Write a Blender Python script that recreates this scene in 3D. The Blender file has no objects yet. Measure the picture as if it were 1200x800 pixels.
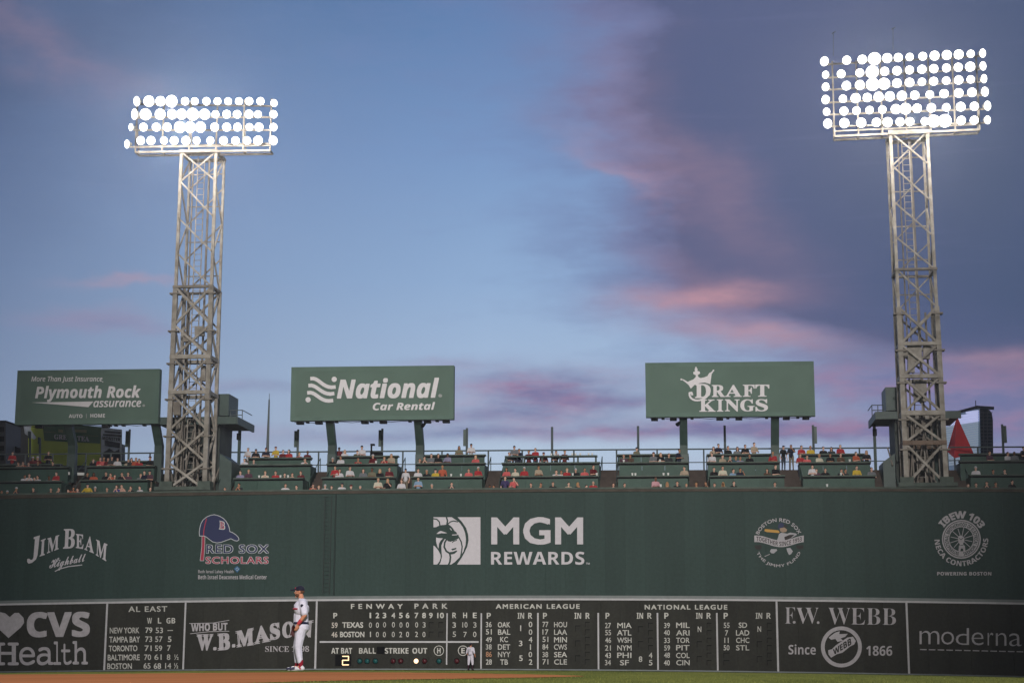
import bpy, bmesh, math, random
from mathutils import Vector, Matrix
from mathutils.geometry import tessellate_polygon
random.seed(7)
C = bpy.context.scene.collection
sc = bpy.context.scene
# ------------------------------------------------------------------ camera
F = 1980.0                                   # focal length in photo pixels (1200 wide)
HCAM = 0.9
DIST = 106.6
YAW = math.radians(6.1); PITCH = math.atan(368/F); ROLL = math.radians(0.21)
cd = bpy.data.cameras.new('camera'); cam = bpy.data.objects.new('camera', cd); C.objects.link(cam)
cd.sensor_width = 36; cd.lens = F/1200*36; cd.clip_start = 0.1; cd.clip_end = 6000
CAMLOC = Vector((0, -DIST, HCAM))
RM = Matrix.Rotation(YAW, 4, 'Z') @ Matrix.Rotation(math.pi/2+PITCH, 4, 'X') @ Matrix.Rotation(ROLL, 4, 'Z')
cam.matrix_world = Matrix.Translation(CAMLOC) @ RM
sc.camera = cam
R3 = RM.to_3x3(); R3I = R3.inverted()
def ray(px, py):
    return (R3 @ Vector(((px-600)/F, -(py-400)/F, -1))).normalized()
def P(px, py, Y=0.0):
    d = ray(px, py); t = (Y+DIST)/d.y
    return CAMLOC + d*t
def proj(p):
    c = R3I @ (Vector(p)-CAMLOC)
    return 600+F*c.x/-c.z, 400-F*c.y/-c.z
def lin(c):
    def f(v):
        v /= 255
        return v/12.92 if v <= .04045 else ((v+.055)/1.055)**2.4
    return tuple(f(v) for v in c)
# ------------------------------------------------------------------ render look
sc.view_settings.view_transform = 'Standard'; sc.view_settings.look = 'None'
sc.view_settings.exposure = 0; sc.view_settings.gamma = 1
sc.cycles.use_denoising = True
sc.cycles.max_bounces = 5; sc.cycles.diffuse_bounces = 2; sc.cycles.glossy_bounces = 2
# ------------------------------------------------------------------ world: dusk sky
w = bpy.data.worlds.new('World'); sc.world = w; w.use_nodes = True
nt = w.node_tree; nt.nodes.clear()
def nd(t, tree=None, **k):
    n = (tree or nt).nodes.new(t)
    for a, b in k.items(): setattr(n, a, b)
    return n
def mt(op, a, b=0.0, c=0.0, clamp=False):
    n = nd('ShaderNodeMath', operation=op); n.use_clamp = clamp
    for i, v in enumerate((a, b, c)):
        if isinstance(v, (int, float)): n.inputs[i].default_value = v
        else: nt.links.new(v, n.inputs[i])
    return n.outputs[0]
tc = nd('ShaderNodeTexCoord'); sx = nd('ShaderNodeSeparateXYZ'); nt.links.new(tc.outputs['Generated'], sx.inputs[0])
DEG = 57.29578
az = mt('MULTIPLY', mt('ARCTAN2', sx.outputs[0], sx.outputs[1]), DEG)
el = mt('MULTIPLY', mt('ARCSINE', sx.outputs[2]), DEG)
def azel(px, py):
    d = ray(px, py); return math.atan2(d.x, d.y)*DEG, math.asin(d.z)*DEG
def noise(scale, sxk, syk, detail=5, rough=.55, off=0.0, dist=0.0):
    cb = nd('ShaderNodeCombineXYZ')
    nt.links.new(mt('MULTIPLY', az, sxk), cb.inputs[0]); nt.links.new(mt('MULTIPLY', el, syk), cb.inputs[1]); cb.inputs[2].default_value = off
    n = nd('ShaderNodeTexNoise'); n.inputs['Scale'].default_value = scale; n.inputs['Detail'].default_value = detail
    n.inputs['Roughness'].default_value = rough; n.inputs['Distortion'].default_value = dist
    nt.links.new(cb.outputs[0], n.inputs['Vector']); return n.outputs['Fac']
wu = mt('MULTIPLY', mt('SUBTRACT', noise(.35, .55, 1.0, off=3.1), .5), 6.0)
wv = mt('MULTIPLY', mt('SUBTRACT', noise(.35, .55, 1.0, off=9.7), .5), 4.6)
calm = mt('MAXIMUM', .28, mt('DIVIDE', mt('SUBTRACT', el, 8.0), 8.0, clamp=True))
U = mt('ADD', az, mt('MULTIPLY', wu, calm)); V = mt('ADD', el, mt('MULTIPLY', wv, calm))
def blob(px, py, rx, ry, amp, rot=0.0):
    a, e = azel(px, py); k = 57.29578/F
    du = mt('SUBTRACT', U, a); dv = mt('SUBTRACT', V, e)
    c, s = math.cos(rot), math.sin(rot)
    p = mt('DIVIDE', mt('ADD', mt('MULTIPLY', du, c), mt('MULTIPLY', dv, s)), rx*k)
    q = mt('DIVIDE', mt('SUBTRACT', mt('MULTIPLY', dv, c), mt('MULTIPLY', du, s)), ry*k)
    r2 = mt('ADD', mt('MULTIPLY', p, p), mt('MULTIPLY', q, q))
    return mt('MULTIPLY', mt('EXPONENT', mt('MULTIPLY', r2, -1.0)), amp)
def summed(lst):
    o = blob(*lst[0])
    for b in lst[1:]: o = mt('ADD', o, blob(*b))
    return o
def ramp(fac, stops, alpha=False):
    n = nd('ShaderNodeValToRGB'); nt.links.new(fac, n.inputs[0]); cr = n.color_ramp
    while len(cr.elements) < len(stops): cr.elements.new(.5)
    for e, s in zip(cr.elements, stops):
        e.position = s[0]; e.color = (*lin(s[1]), s[2] if len(s) > 2 else 1.0)
    return n
def over(base, top, fac):
    m = nd('ShaderNodeMix', data_type='RGBA'); m.clamp_factor = True
    if isinstance(fac, (int, float)): m.inputs[0].default_value = fac
    else: nt.links.new(fac, m.inputs[0])
    nt.links.new(base, m.inputs[6])
    if isinstance(top, tuple): m.inputs[7].default_value = (*lin(top), 1)
    else: nt.links.new(top, m.inputs[7])
    return m.outputs[2]
ev = mt('DIVIDE', mt('ADD', el, 2.0), 50.0, clamp=True)       # -2..48 deg
def es(py): return max(0.0, min(1.0, (azel(600, py)[1]+2)/50))
base = ramp(ev, [(0.0, (196, 200, 214)), (es(560), (184, 202, 222)), (es(450), (166, 188, 216)), (es(330), (143, 172, 209)),
                 (es(180), (119, 151, 196)), (es(0), (88, 124, 172)), (.72, (70, 96, 140)), (1.0, (52, 72, 110))]).outputs[0]
# gentle darkening away from the bright gap in the clouds
col = base
lf = mt('MULTIPLY', mt('SUBTRACT', -7.0, az), .05, clamp=True)
col = over(col, (92, 108, 146), mt('MULTIPLY', lf, .70))
col = over(col, (70, 86, 120), mt('MULTIPLY', summed([(-60, -60, 300, 220, 1.0), (-120, 200, 200, 300, .5)]), .75, clamp=True))
nz = noise(.9, .35, 1.3, 6, .6, off=20.0)
fine = noise(3.2, .35, 1.1, 6, .62, off=31.0)
# big evening cloud on the right
f1 = summed([(1050, 30, 310, 150, .95), (1040, 180, 280, 150, .95), (985, 300, 250, 90, .8), (1250, 260, 260, 230, 1.0),
             (860, 345, 110, 45, .30), (820, 90, 110, 100, .40), (1400, 100, 400, 400, 1.0), (1000, -150, 500, 200, .8), (880, 230, 150, 60, .32)])
f1 = mt('MULTIPLY', f1, .9); f1 = mt('ADD', f1, mt('MULTIPLY', mt('SUBTRACT', nz, .5), .55)); f1 = mt('ADD', f1, mt('MULTIPLY', mt('SUBTRACT', fine, .5), .16))
c1 = ramp(f1, [(.0, (112, 138, 184), 0), (.08, (118, 136, 182), 0), (.36, (110, 126, 170), .45), (.62, (104, 112, 154), .78), (.85, (93, 102, 142), .95), (1.0, (82, 93, 131), 1)])
col = over(col, c1.outputs[0], c1.outputs[1])
f2 = summed([(1290, 40, 260, 260, 1.0), (1110, 250, 170, 110, .5), (1210, 350, 120, 60, .5)])
col = over(col, (62, 80, 112), mt('MULTIPLY', f2, .75, clamp=True))
f3 = summed([(822, 350, 85, 22, 1.0), (885, 398, 100, 14, .7, -.10), (735, 120, 130, 60, .15, -.9), (850, 240, 130, 40, .20, -.7), (730, 200, 70, 20, .22, -.5), (790, 300, 60, 20, .2, -.4),
             (1160, 422, 90, 10, .6), (720, 210, 60, 12, .25, -.5), (155, 342, 62, 5, .42), (110, 378, 75, 11, .2), (60, 75, 130, 28, .20, -.35), (1190, 440, 60, 8, .25)])
f3 = mt('MULTIPLY', f3, mt('ADD', .6, mt('MULTIPLY', fine, .8)))
col = over(col, (190, 146, 158), mt('MULTIPLY', f3, .82, clamp=True))
f4 = summed([(620, 452, 105, 20, .95), (665, 468, 95, 12, .5), (590, 488, 160, 14, .8), (670, 510, 230, 10, .65), (740, 470, 60, 8, .4), (520, 428, 60, 6, .3), (300, 455, 120, 8, .35), (130, 382, 80, 9, .45),
             (1010, 452, 180, 22, .8), (1000, 498, 170, 20, .8), (1190, 480, 120, 45, .8), (860, 504, 150, 14, .5), (880, 440, 150, 12, .4), (400, 512, 200, 10, .35), (940, 545, 200, 10, .2)])
f4 = mt('MULTIPLY', f4, mt('ADD', .6, mt('MULTIPLY', fine, .75)))
tint = ramp(mt('ADD', .5, mt('MULTIPLY', mt('SUBTRACT', nz, .5), 1.8)), [(.25, (112, 116, 158)), (.5, (130, 124, 162)), (.75, (150, 126, 160))]).outputs[0]
col = over(col, tint, mt('MULTIPLY', f4, .92, clamp=True))
stk = noise(1.4, .12, 1.6, 5, .6, off=50.0)
col = over(col, (140, 142, 182), mt('MULTIPLY', mt('MULTIPLY', mt('SUBTRACT', stk, .56, clamp=True), 3.0, clamp=True), .10))
# dusk: the sky fades towards the zenith and towards the side away from the afterglow
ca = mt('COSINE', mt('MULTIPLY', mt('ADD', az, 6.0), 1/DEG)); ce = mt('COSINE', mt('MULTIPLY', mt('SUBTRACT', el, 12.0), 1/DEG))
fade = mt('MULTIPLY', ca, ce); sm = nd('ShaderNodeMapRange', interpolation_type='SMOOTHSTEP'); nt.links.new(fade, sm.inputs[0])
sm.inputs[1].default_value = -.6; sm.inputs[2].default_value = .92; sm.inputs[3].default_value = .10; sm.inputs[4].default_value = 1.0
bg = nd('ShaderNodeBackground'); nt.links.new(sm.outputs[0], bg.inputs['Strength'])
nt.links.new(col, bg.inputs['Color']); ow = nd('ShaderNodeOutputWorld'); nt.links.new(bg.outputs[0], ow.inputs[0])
# ------------------------------------------------------------------ stadium floodlight bank behind the photographer (the key light)
ld = bpy.data.lights.new('stadium_floodlight', 'SPOT'); ld.energy = 850000; ld.color = (1.0, .955, .90)
ld.spot_size = math.radians(26.5); ld.spot_blend = 1.0; ld.shadow_soft_size = 3.0
lo = bpy.data.objects.new('stadium_floodlight', ld); C.objects.link(lo); lo.location = (6, -165, 38)
lo.rotation_euler = (P(590, 485, 0)-lo.location).to_track_quat('-Z', 'Y').to_euler()
l2 = bpy.data.lights.new('infield_fill_spot', 'SPOT'); l2.energy = 390000; l2.color = (1.0, .96, .95); l2.spot_size = math.radians(34); l2.spot_blend = .9; l2.shadow_soft_size = 3.0  # second unseen spot, added to brighten the player and the infield
lo2 = bpy.data.objects.new('infield_fill_spot', l2); C.objects.link(lo2); lo2.location = (14, -160, 44)
lo2.rotation_euler = (Vector((-12, -74, 0))-lo2.location).to_track_quat('-Z', 'Y').to_euler()
# ------------------------------------------------------------------ materials
MATS = {}
def mat(name, rgb, rough=.6, var=0.0, scale=3.0, bump=0.0, metal=0.0, emit=None, estr=0.0, stretch=(1, 1, 1), var2=None, spec=.3):
    if name in MATS: return MATS[name]
    m = bpy.data.materials.new(name); m.use_nodes = True; t = m.node_tree; b = t.nodes['Principled BSDF']
    b.inputs['Base Color'].default_value = (*rgb, 1); b.inputs['Roughness'].default_value = rough; b.inputs['Metallic'].default_value = metal
    b.inputs['Specular IOR Level'].default_value = spec
    if var or bump:
        g = t.nodes.new('ShaderNodeNewGeometry'); mp = t.nodes.new('ShaderNodeMapping'); mp.inputs['Scale'].default_value = stretch
        t.links.new(g.outputs['Position'], mp.inputs[0])
        n = t.nodes.new('ShaderNodeTexNoise'); n.inputs['Scale'].default_value = scale; n.inputs['Detail'].default_value = 6
        t.links.new(mp.outputs[0], n.inputs['Vector'])
        if var:
            r = t.nodes.new('ShaderNodeValToRGB'); t.links.new(n.outputs['Fac'], r.inputs[0])
            r.color_ramp.elements[0].position = .3; r.color_ramp.elements[1].position = .7
            lo_ = var2 or tuple(c*(1-var) for c in rgb)
            r.color_ramp.elements[0].color = (*lo_, 1); r.color_ramp.elements[1].color = (*[min(1, c*(1+var)) for c in rgb], 1)
            t.links.new(r.outputs[0], b.inputs['Base Color'])
        if bump:
            bp = t.nodes.new('ShaderNodeBump'); bp.inputs['Strength'].default_value = bump; bp.inputs['Distance'].default_value = .05
            t.links.new(n.outputs['Fac'], bp.inputs['Height']); t.links.new(bp.outputs[0], b.inputs['Normal'])
    if emit:
        b.inputs['Emission Color'].default_value = (*emit, 1); b.inputs['Emission Strength'].default_value = estr
    MATS[name] = m; return m
GREEN = mat('wall_green_paint', (.031, .055, .049), .6, .08, .9, .05, stretch=(1, 1, .12), spec=.12)
GREEN2 = mat('counter_green_paint', (.040, .082, .064), .6, .12, 1.5)
DKGREEN = mat('dark_green_steel', (.035, .062, .052), .55, .2, 2)
SIGNGREEN = mat('sign_green_fabric', (.094, .150, .122), .7, .07, .6, .12)
BOARD = mat('scoreboard_green_black', (.031, .031, .026), .7, .14, 1.1, .05, stretch=(1, 1, .3), spec=.1)
BOARD2 = mat('number_plate_paint', (.031, .031, .027), .7, .1, 3, spec=.1)
SLOT = mat('painted_slot_shadow', (.006, .006, .006), .95, spec=0)
SIGNW = mat('sign_letter_white', (.70, .67, .70), .6, .04, 4); LADG = mat('ladder_green_paint', (.017, .030, .027), .6)
WHITE = mat('white_letter_paint', (.56, .53, .57), .6, .05, 4)
CREAM = mat('score_letter_paint', (.50, .49, .46), .7, .1, 6)
ADWHITE = mat('board_letter_paint', (.42, .395, .42), .7, .06, 4)
TRIM = mat('pale_trim_paint', (.46, .45, .47), .6, .08, 4)
LEDGE = mat('grey_ledge_metal', (.15, .17, .17), .5, .12, 2)
CAPM = mat('weathered_brown_ledge', (.062, .050, .038), .7, .3, 1.5)
CAPTOP = mat('pale_green_ledge', (.075, .098, .082), .7, .25, 2)
BROWN = mat('brown_concrete_steps', (.06, .046, .039), .85, .25, 2)
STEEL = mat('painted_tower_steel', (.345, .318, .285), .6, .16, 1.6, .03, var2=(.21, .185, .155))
STEELD = mat('shaded_inner_steel', (.20, .175, .15), .6, .2, 2)  # tower steel darkened, shade inside the lattice put into the colour
RUST = mat('rusty_plate_steel', (.17, .12, .09), .8, .3, 2.5)
BLACK = mat('black_fixture_metal', (.006, .006, .007), .7, spec=.05)
GREYPOLE = mat('grey_green_pole', (.08, .10, .10), .5)
HUT = mat('dark_hut_panel', (.05, .06, .055), .7, .3, 1)
SHEET = mat('grey_green_sheet', (.060, .088, .080), .5, .15, 2)
def panel_tone(m, amt, fine_=.0, fs=12.0):
    t = m.node_tree; b = t.nodes['Principled BSDF']; src = b.inputs['Base Color'].links[0].from_socket
    oi = t.nodes.new('ShaderNodeObjectInfo'); r_ = t.nodes.new('ShaderNodeMapRange'); t.links.new(oi.outputs['Random'], r_.inputs[0]); r_.inputs[3].default_value = 1-amt; r_.inputs[4].default_value = 1+amt
    out = r_.outputs[0]
    if fine_:
        g = t.nodes.new('ShaderNodeNewGeometry'); n = t.nodes.new('ShaderNodeTexNoise'); n.inputs['Scale'].default_value = fs; n.inputs['Detail'].default_value = 4; t.links.new(g.outputs['Position'], n.inputs['Vector'])
        q = t.nodes.new('ShaderNodeMapRange'); t.links.new(n.outputs['Fac'], q.inputs[0]); q.inputs[1].default_value = .3; q.inputs[2].default_value = .7; q.inputs[3].default_value = 1-fine_; q.inputs[4].default_value = 1+fine_
        mm = t.nodes.new('ShaderNodeMath'); mm.operation = 'MULTIPLY'; t.links.new(out, mm.inputs[0]); t.links.new(q.outputs[0], mm.inputs[1]); out = mm.outputs[0]
    v = t.nodes.new('ShaderNodeVectorMath'); v.operation = 'SCALE'; t.links.new(src, v.inputs[0]); t.links.new(out, v.inputs['Scale']); t.links.new(v.outputs[0], b.inputs['Base Color'])
panel_tone(GREEN, .055, .10, 5.0); panel_tone(BOARD, .07, .14, 6.0); panel_tone(BOARD2, .10); panel_tone(STEEL, .14, .12, 4.0); panel_tone(GREEN2, .08, .08); panel_tone(DKGREEN, .12); panel_tone(CREAM, .10, .12, 9.0); panel_tone(ADWHITE, .0, .10, 5.0)
LENS = mat('lamp_lens_lit', (1, 1, 1), .3, emit=(1.0, .965, .93), estr=4)
def hot_core(m):
    t = m.node_tree; b = t.nodes['Principled BSDF']; tc_ = t.nodes.new('ShaderNodeTexCoord'); s_ = t.nodes.new('ShaderNodeVectorMath'); s_.operation = 'MULTIPLY'
    t.links.new(tc_.outputs['Object'], s_.inputs[0]); s_.inputs[1].default_value = (1, 0, 1)
    l_ = t.nodes.new('ShaderNodeVectorMath'); l_.operation = 'LENGTH'; t.links.new(s_.outputs[0], l_.inputs[0])
    r_ = t.nodes.new('ShaderNodeMapRange'); t.links.new(l_.outputs['Value'], r_.inputs[0]); r_.inputs[1].default_value = .12; r_.inputs[2].default_value = .31; r_.inputs[3].default_value = 7; r_.inputs[4].default_value = .9
    t.links.new(r_.outputs[0], b.inputs['Emission Strength'])
hot_core(LENS)
BOWL = mat('lamp_reflector_metal', (.55, .53, .50), .35, metal=.6)
# ------------------------------------------------------------------ object helpers
def org(p):
    v = Vector((0, 0, 0))
    while p is not None: v += p.location; p = p.parent
    return v
def tag(o, label=None, cat=None, group=None, kind=None):
    if label: o['label'] = label
    if cat: o['category'] = cat
    if group: o['group'] = group
    if kind: o['kind'] = kind
    return o
def thing(name, label, cat, loc, group=None):
    o = bpy.data.objects.new(name, None); C.objects.link(o); o.location = loc; o.empty_display_size = .3
    return tag(o, label, cat, group)
def mk(name, verts, faces, m, parent=None, smooth=False, local=False, mids=None):
    verts = [Vector(v) for v in verts]
    if parent is not None: o0 = Vector((0, 0, 0)) if local else org(parent)
    else:
        xs = [v.x for v in verts]; ys = [v.y for v in verts]
        o0 = Vector(((min(xs)+max(xs))/2, (min(ys)+max(ys))/2, min(v.z for v in verts)))
    me = bpy.data.meshes.new(name); me.from_pydata([tuple(v-o0) for v in verts], [], faces)
    for q in (m if isinstance(m, (list, tuple)) else [m]): me.materials.append(q)
    if mids: me.polygons.foreach_set('material_index', mids)
    if smooth: me.polygons.foreach_set('use_smooth', [True]*len(me.polygons))
    me.update()
    o = bpy.data.objects.new(name, me); C.objects.link(o)
    if parent is not None: o.parent = parent
    else: o.location = o0
    return o
class G:                                     # geometry accumulator
    def __init__(s): s.v = []; s.f = []
    def add(s, v, f):
        n = len(s.v); s.v += [Vector(a) for a in v]; s.f += [tuple(i+n for i in q) for q in f]; return s
    def box(s, x0, x1, y0, y1, z0, z1):
        return s.hexa([(x0, y0, z0), (x1, y0, z0), (x1, y1, z0), (x0, y1, z0)], [(x0, y0, z1), (x1, y0, z1), (x1, y1, z1), (x0, y1, z1)])
    def hexa(s, b, t):
        return s.add(list(b)+list(t), [(3, 2, 1, 0), (4, 5, 6, 7), (0, 1, 5, 4), (1, 2, 6, 5), (2, 3, 7, 6), (3, 0, 4, 7)])
    def pbox(s, x0, x1, y0, y1, Yf, Yb):     # pixel rectangle given depth
        a = [P(x0, y1, Yf), P(x1, y1, Yf)]; b = [P(x0, y0, Yf), P(x1, y0, Yf)]
        d = Vector((0, Yb-Yf, 0))
        return s.hexa([a[0], a[1], a[1]+d, a[0]+d], [b[0], b[1], b[1]+d, b[0]+d])
    def bar(s, p, q, w, h=None):
        p = Vector(p); q = Vector(q); d = (q-p).normalized(); h = h or w
        up = Vector((0, 1, 0)) if abs(d.z) > .5 or abs(d.y) < .5 else Vector((0, 0, 1))
        a = d.cross(up)
        if a.length < 1e-4: a = d.cross(Vector((1, 0, 0)))
        a.normalize(); b = a.cross(d).normalized(); a *= w/2; b *= h/2
        return s.hexa([p-a-b, p+a-b, p+a+b, p-a+b], [q-a-b, q+a-b, q+a+b, q-a+b])
    def tube(s, p, q, r, r2=None, n=8, caps=True):
        p = Vector(p); q = Vector(q); d = (q-p).normalized(); r2 = r if r2 is None else r2
        a = d.cross(Vector((0, 0, 1)) if abs(d.z) < .9 else Vector((1, 0, 0))).normalized(); b = d.cross(a)
        v = [p+(a*math.cos(k*2*math.pi/n)+b*math.sin(k*2*math.pi/n))*r for k in range(n)]+[q+(a*math.cos(k*2*math.pi/n)+b*math.sin(k*2*math.pi/n))*r2 for k in range(n)]
        f = [(k, (k+1) % n, n+(k+1) % n, n+k) for k in range(n)]
        if caps: f += [tuple(range(n-1, -1, -1)), tuple(range(n, 2*n))]
        return s.add(v, f)
    def lathe(s, p, axis, prof, n=12):       # profile of (distance along axis, radius)
        p = Vector(p); d = Vector(axis).normalized(); a = d.cross(Vector((0, 0, 1)) if abs(d.z) < .9 else Vector((1, 0, 0))).normalized(); b = d.cross(a)
        v = []; f = []
        for (t, r) in prof: v += [p+d*t+(a*math.cos(k*2*math.pi/n)+b*math.sin(k*2*math.pi/n))*r for k in range(n)]
        for j in range(len(prof)-1): f += [(j*n+k, j*n+(k+1) % n, (j+1)*n+(k+1) % n, (j+1)*n+k) for k in range(n)]
        return s.add(v, f)
    def mk(s, name, m, parent=None, **k): return mk(name, s.v, s.f, m, parent, **k)
def poly(pts, Y, m, name, parent, thick=0):
    """flat filled outline given in photo pixels, laid on the plane at depth Y"""
    v = [P(x, y, Y) for x, y in pts]
    tri = tessellate_polygon([[Vector((x, -y, 0)) for x, y in pts]])
    fs = []
    for a, b, c in tri:
        n = (v[b]-v[a]).cross(v[c]-v[a]); fs.append((a, b, c) if n.y < 0 else (a, c, b))
    return mk(name, v, fs, m, parent)
def strokeg(g, pts, wpx, Y):
    for i in range(len(pts)-1):
        (x0, y0), (x1, y1) = pts[i], pts[i+1]; L = math.hypot(x1-x0, y1-y0) or 1
        ex, ey = (x1-x0)/L*wpx*.25, (y1-y0)/L*wpx*.25; nx, ny = -(y1-y0)/L*wpx/2, (x1-x0)/L*wpx/2
        yy = Y-.0004*i
        g.add([P(x0-ex+nx, y0-ey+ny, yy), P(x1+ex+nx, y1+ey+ny, yy), P(x1+ex-nx, y1+ey-ny, yy), P(x0-ex-nx, y0-ey-ny, yy)], [(0, 1, 2, 3)])
    return g
def stroke(pts, wpx, Y, m, name, parent): return strokeg(G(), pts, wpx, Y).mk(name, m, parent)
def disc(cx, cy, r, Y, m, name, parent, r0=0, n=32):
    g = G()
    for k in range(n):
        a, b = k*2*math.pi/n, (k+1)*2*math.pi/n
        o1, o2 = P(cx+r*math.cos(a), cy+r*math.sin(a), Y), P(cx+r*math.cos(b), cy+r*math.sin(b), Y)
        if r0: g.add([o1, o2, P(cx+r0*math.cos(b), cy+r0*math.sin(b), Y), P(cx+r0*math.cos(a), cy+r0*math.sin(a), Y)], [(0, 1, 2, 3)])
        else: g.add([P(cx, cy, Y), o1, o2], [(0, 1, 2)])
    return g.mk(name, m, parent)
SCR = bpy.data.scenes.new('scratch')
def scratch_mesh(o):
    SCR.collection.objects.link(o); vl = SCR.view_layers[0]; vl.update(); dg = vl.depsgraph
    return bpy.data.meshes.new_from_object(o.evaluated_get(dg))
# ---- lettering: glyph outlines of Blender's own font, its maths alphabets give bold, serif, slab and script
def style(s, k):
    tabs = {'b': (0x1D5D4, 0x1D5EE, 0x1D7EC), 'bi': (0x1D63C, 0x1D656, None), 'i': (0x1D608, 0x1D622, None), 'sb': (0x1D400, 0x1D41A, 0x1D7CE),
            'm': (0x1D670, 0x1D68A, 0x1D7F6), 'sc': (0x1D4D0, 0x1D4EA, None)}
    if k not in tabs: return s
    U_, L_, D_ = tabs[k]; o = ''
    for ch in s:
        if 'A' <= ch <= 'Z': o += chr(U_+ord(ch)-65)
        elif 'a' <= ch <= 'z': o += chr(L_+ord(ch)-97)
        elif ch.isdigit() and D_: o += chr(D_+ord(ch)-48)
        else: o += ch
    return o
TC = {}
def glyphs(s, k, off, sp):
    key = (s, k, off, sp)
    if key not in TC:
        c = bpy.data.curves.new('glyphs', 'FONT'); c.body = style(s, k); c.offset = min(off, 0); c.space_character = sp; c.resolution_u = 3
        o = bpy.data.objects.new('glyphs', c); m = scratch_mesh(o)
        v = [tuple(p.co[:2]) for p in m.vertices]; f = [tuple(q.vertices) for q in m.polygons]
        bpy.data.meshes.remove(m); bpy.data.objects.remove(o); bpy.data.curves.remove(c)
        x0, x1 = min(a[0] for a in v), max(a[0] for a in v); y0, y1 = min(a[1] for a in v), max(a[1] for a in v)
        W_, H_ = max(1e-6, x1-x0), max(1e-6, y1-y0)
        g_ = []
        sh = [(0, 0)] if off <= 0 else [(off*.8*i, off*.8*j) for i, j in ((-1, -1), (1, -1), (-1, 1), (1, 1))]
        for n_, (dx, dy) in enumerate(sh): g_.append(([((a[0]-x0+dx+max(off, 0))/(W_+2*max(off, 0)), (a[1]-y0+dy+max(off, 0))/(H_+2*max(off, 0)), n_) for a in v], f))
        TC[key] = g_
    return TC[key]
def textf(s, fn, Y, m, parent, k='b', off=0.0, sp=1.0, name='lettering'):
    V_ = []; O_ = []
    for uv, f in glyphs(s, k, off, sp):
        n0 = len(V_); v = [P(*fn(a, b), Y-.0005*n_) for a, b, n_ in uv]
        for q in f:
            n = (v[q[1]]-v[q[0]]).cross(v[q[2]]-v[q[0]]); O_.append(tuple(i+n0 for i in (q if n.y <= 0 else q[::-1])))
        V_ += v
    o = mk(name, V_, O_, m, parent); return o
def text(s, x0, x1, y0, y1, Y, m, parent, k='b', off=0.0, sp=1.0, slope=0.0, name='lettering', lean=0.0):
    """text fitted to the pixel box; slope = pixels the right end is higher; lean = px the top is shifted right"""
    return textf(s, lambda u, v: (x0+(x1-x0)*u+lean*v, y1+(y0-y1)*v-slope*u), Y, m, parent, k, off, sp, name)
def textq(s, TL, TR, BR, BL, Y, m, parent, k='b', off=0.0, sp=1.0, name='lettering'):
    def fn(u, v):
        return tuple((BL[i]*(1-u)+BR[i]*u)*(1-v)+(TL[i]*(1-u)+TR[i]*u)*v for i in (0, 1))
    return textf(s, fn, Y, m, parent, k, off, sp, name)
def arct(s, cx, cy, r_in, r_out, a0, a1, Y, m, parent, k='b', off=0.0, sp=1.0, bottom=False):
    """a0..a1 in degrees clockwise from straight up"""
    def fn(u, v):
        a = math.radians(a0+(a1-a0)*u); r = (r_out+(r_in-r_out)*v) if bottom else (r_in+(r_out-r_in)*v)
        return cx+r*math.sin(a), cy-r*math.cos(a)
    return textf(s, fn, Y, m, parent, k, off, sp)
# ---- photo curves of the long wall (they sag a little towards both ends)
def tt(px): return (px-600)/600
def sag(c0, c1, c2):
    def f(px):
        t = tt(px); tcl = max(-1.1, min(1.1, t)); return c0+c1*t+c2*(tcl*tcl+2*tcl*(t-tcl))
    return f
ytop = sag(576.2, -4.0, 3.8); yledge = sag(571.4, -3.6, 3.2); ytrim = sag(701.7, -.5, 5.6); ybase = sag(784.4, 2.75, 5.6)
def zat(X, Y, curve, z=5.0):
    for _ in range(4):
        px, py = proj((X, Y, z)); z = P(px, curve(px), Y).z
    return z
# ================================================================== GROUND
def near_ref(X, Y):
    """height of the field: flat infield crown, falling away to the foot of the wall"""
    px = proj((X, 0.0, 0.0))[0] if Y < -4 else proj((X, min(Y, 0), 0))[0]
    dx, dy = X-CAMLOC.x, Y-CAMLOC.y
    dist = max(.5, dy)
    # direction towards (X,Y), find the picture column it lies in
    pxx = 600+F*math.tan(math.atan2(dx, dist)+YAW) if abs(math.atan2(dx, dist)+YAW) < 1.2 else 600+F*2
    pxx = max(-300, min(1500, pxx))
    r = ray(pxx, ybase(pxx)+.9); slope = r.z/r.y
    d = min(dist, DIST)
    if d > 37.5:
        z = HCAM+slope*d-.03*math.sin(math.pi*(d-37.5)/(DIST-37.5))
    else:
        z = HCAM+slope*37.5-.0012*(37.5-d)
    if Y > 0: z = HCAM+slope*DIST-.1
    return z
gx = [-320, -200, -130, -90]+[-70+i*1.25 for i in range(100)]+[56, 62, 80, 110, 150, 220, 320]
gy = [-200, -170, -150, -135, -124, -116, -110]+[-DIST+i*1.0 for i in range(40)]+[-66+i*3.0 for i in range(22)]+[-.35, .4, 4, 20, 60, 150, 400, 900]
gv = []; gf = []
for y in gy:
    for x in gx: gv.append((x, y, near_ref(x, y)))
nx = len(gx)
for j in range(len(gy)-1):
    for i in range(nx-1): gf.append((j*nx+i, j*nx+i+1, (j+1)*nx+i+1, (j+1)*nx+i))
GRASS = mat('outfield_grass', (.155, .165, .045), .95, .22, .9, .3, stretch=(1, .25, 1), var2=(.105, .125, .035), spec=0)
GRASSL = mat('grass_blades', (.16, .17, .045), .95, .3, 2.0, spec=0)
DIRT = mat('infield_clay', (.42, .165, .07), .95, .14, .8, .2, stretch=(.35, 1.4, 1), spec=0)
ground = mk('ground', gv, gf, GRASS, smooth=True); tag(ground, kind='structure')
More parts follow.
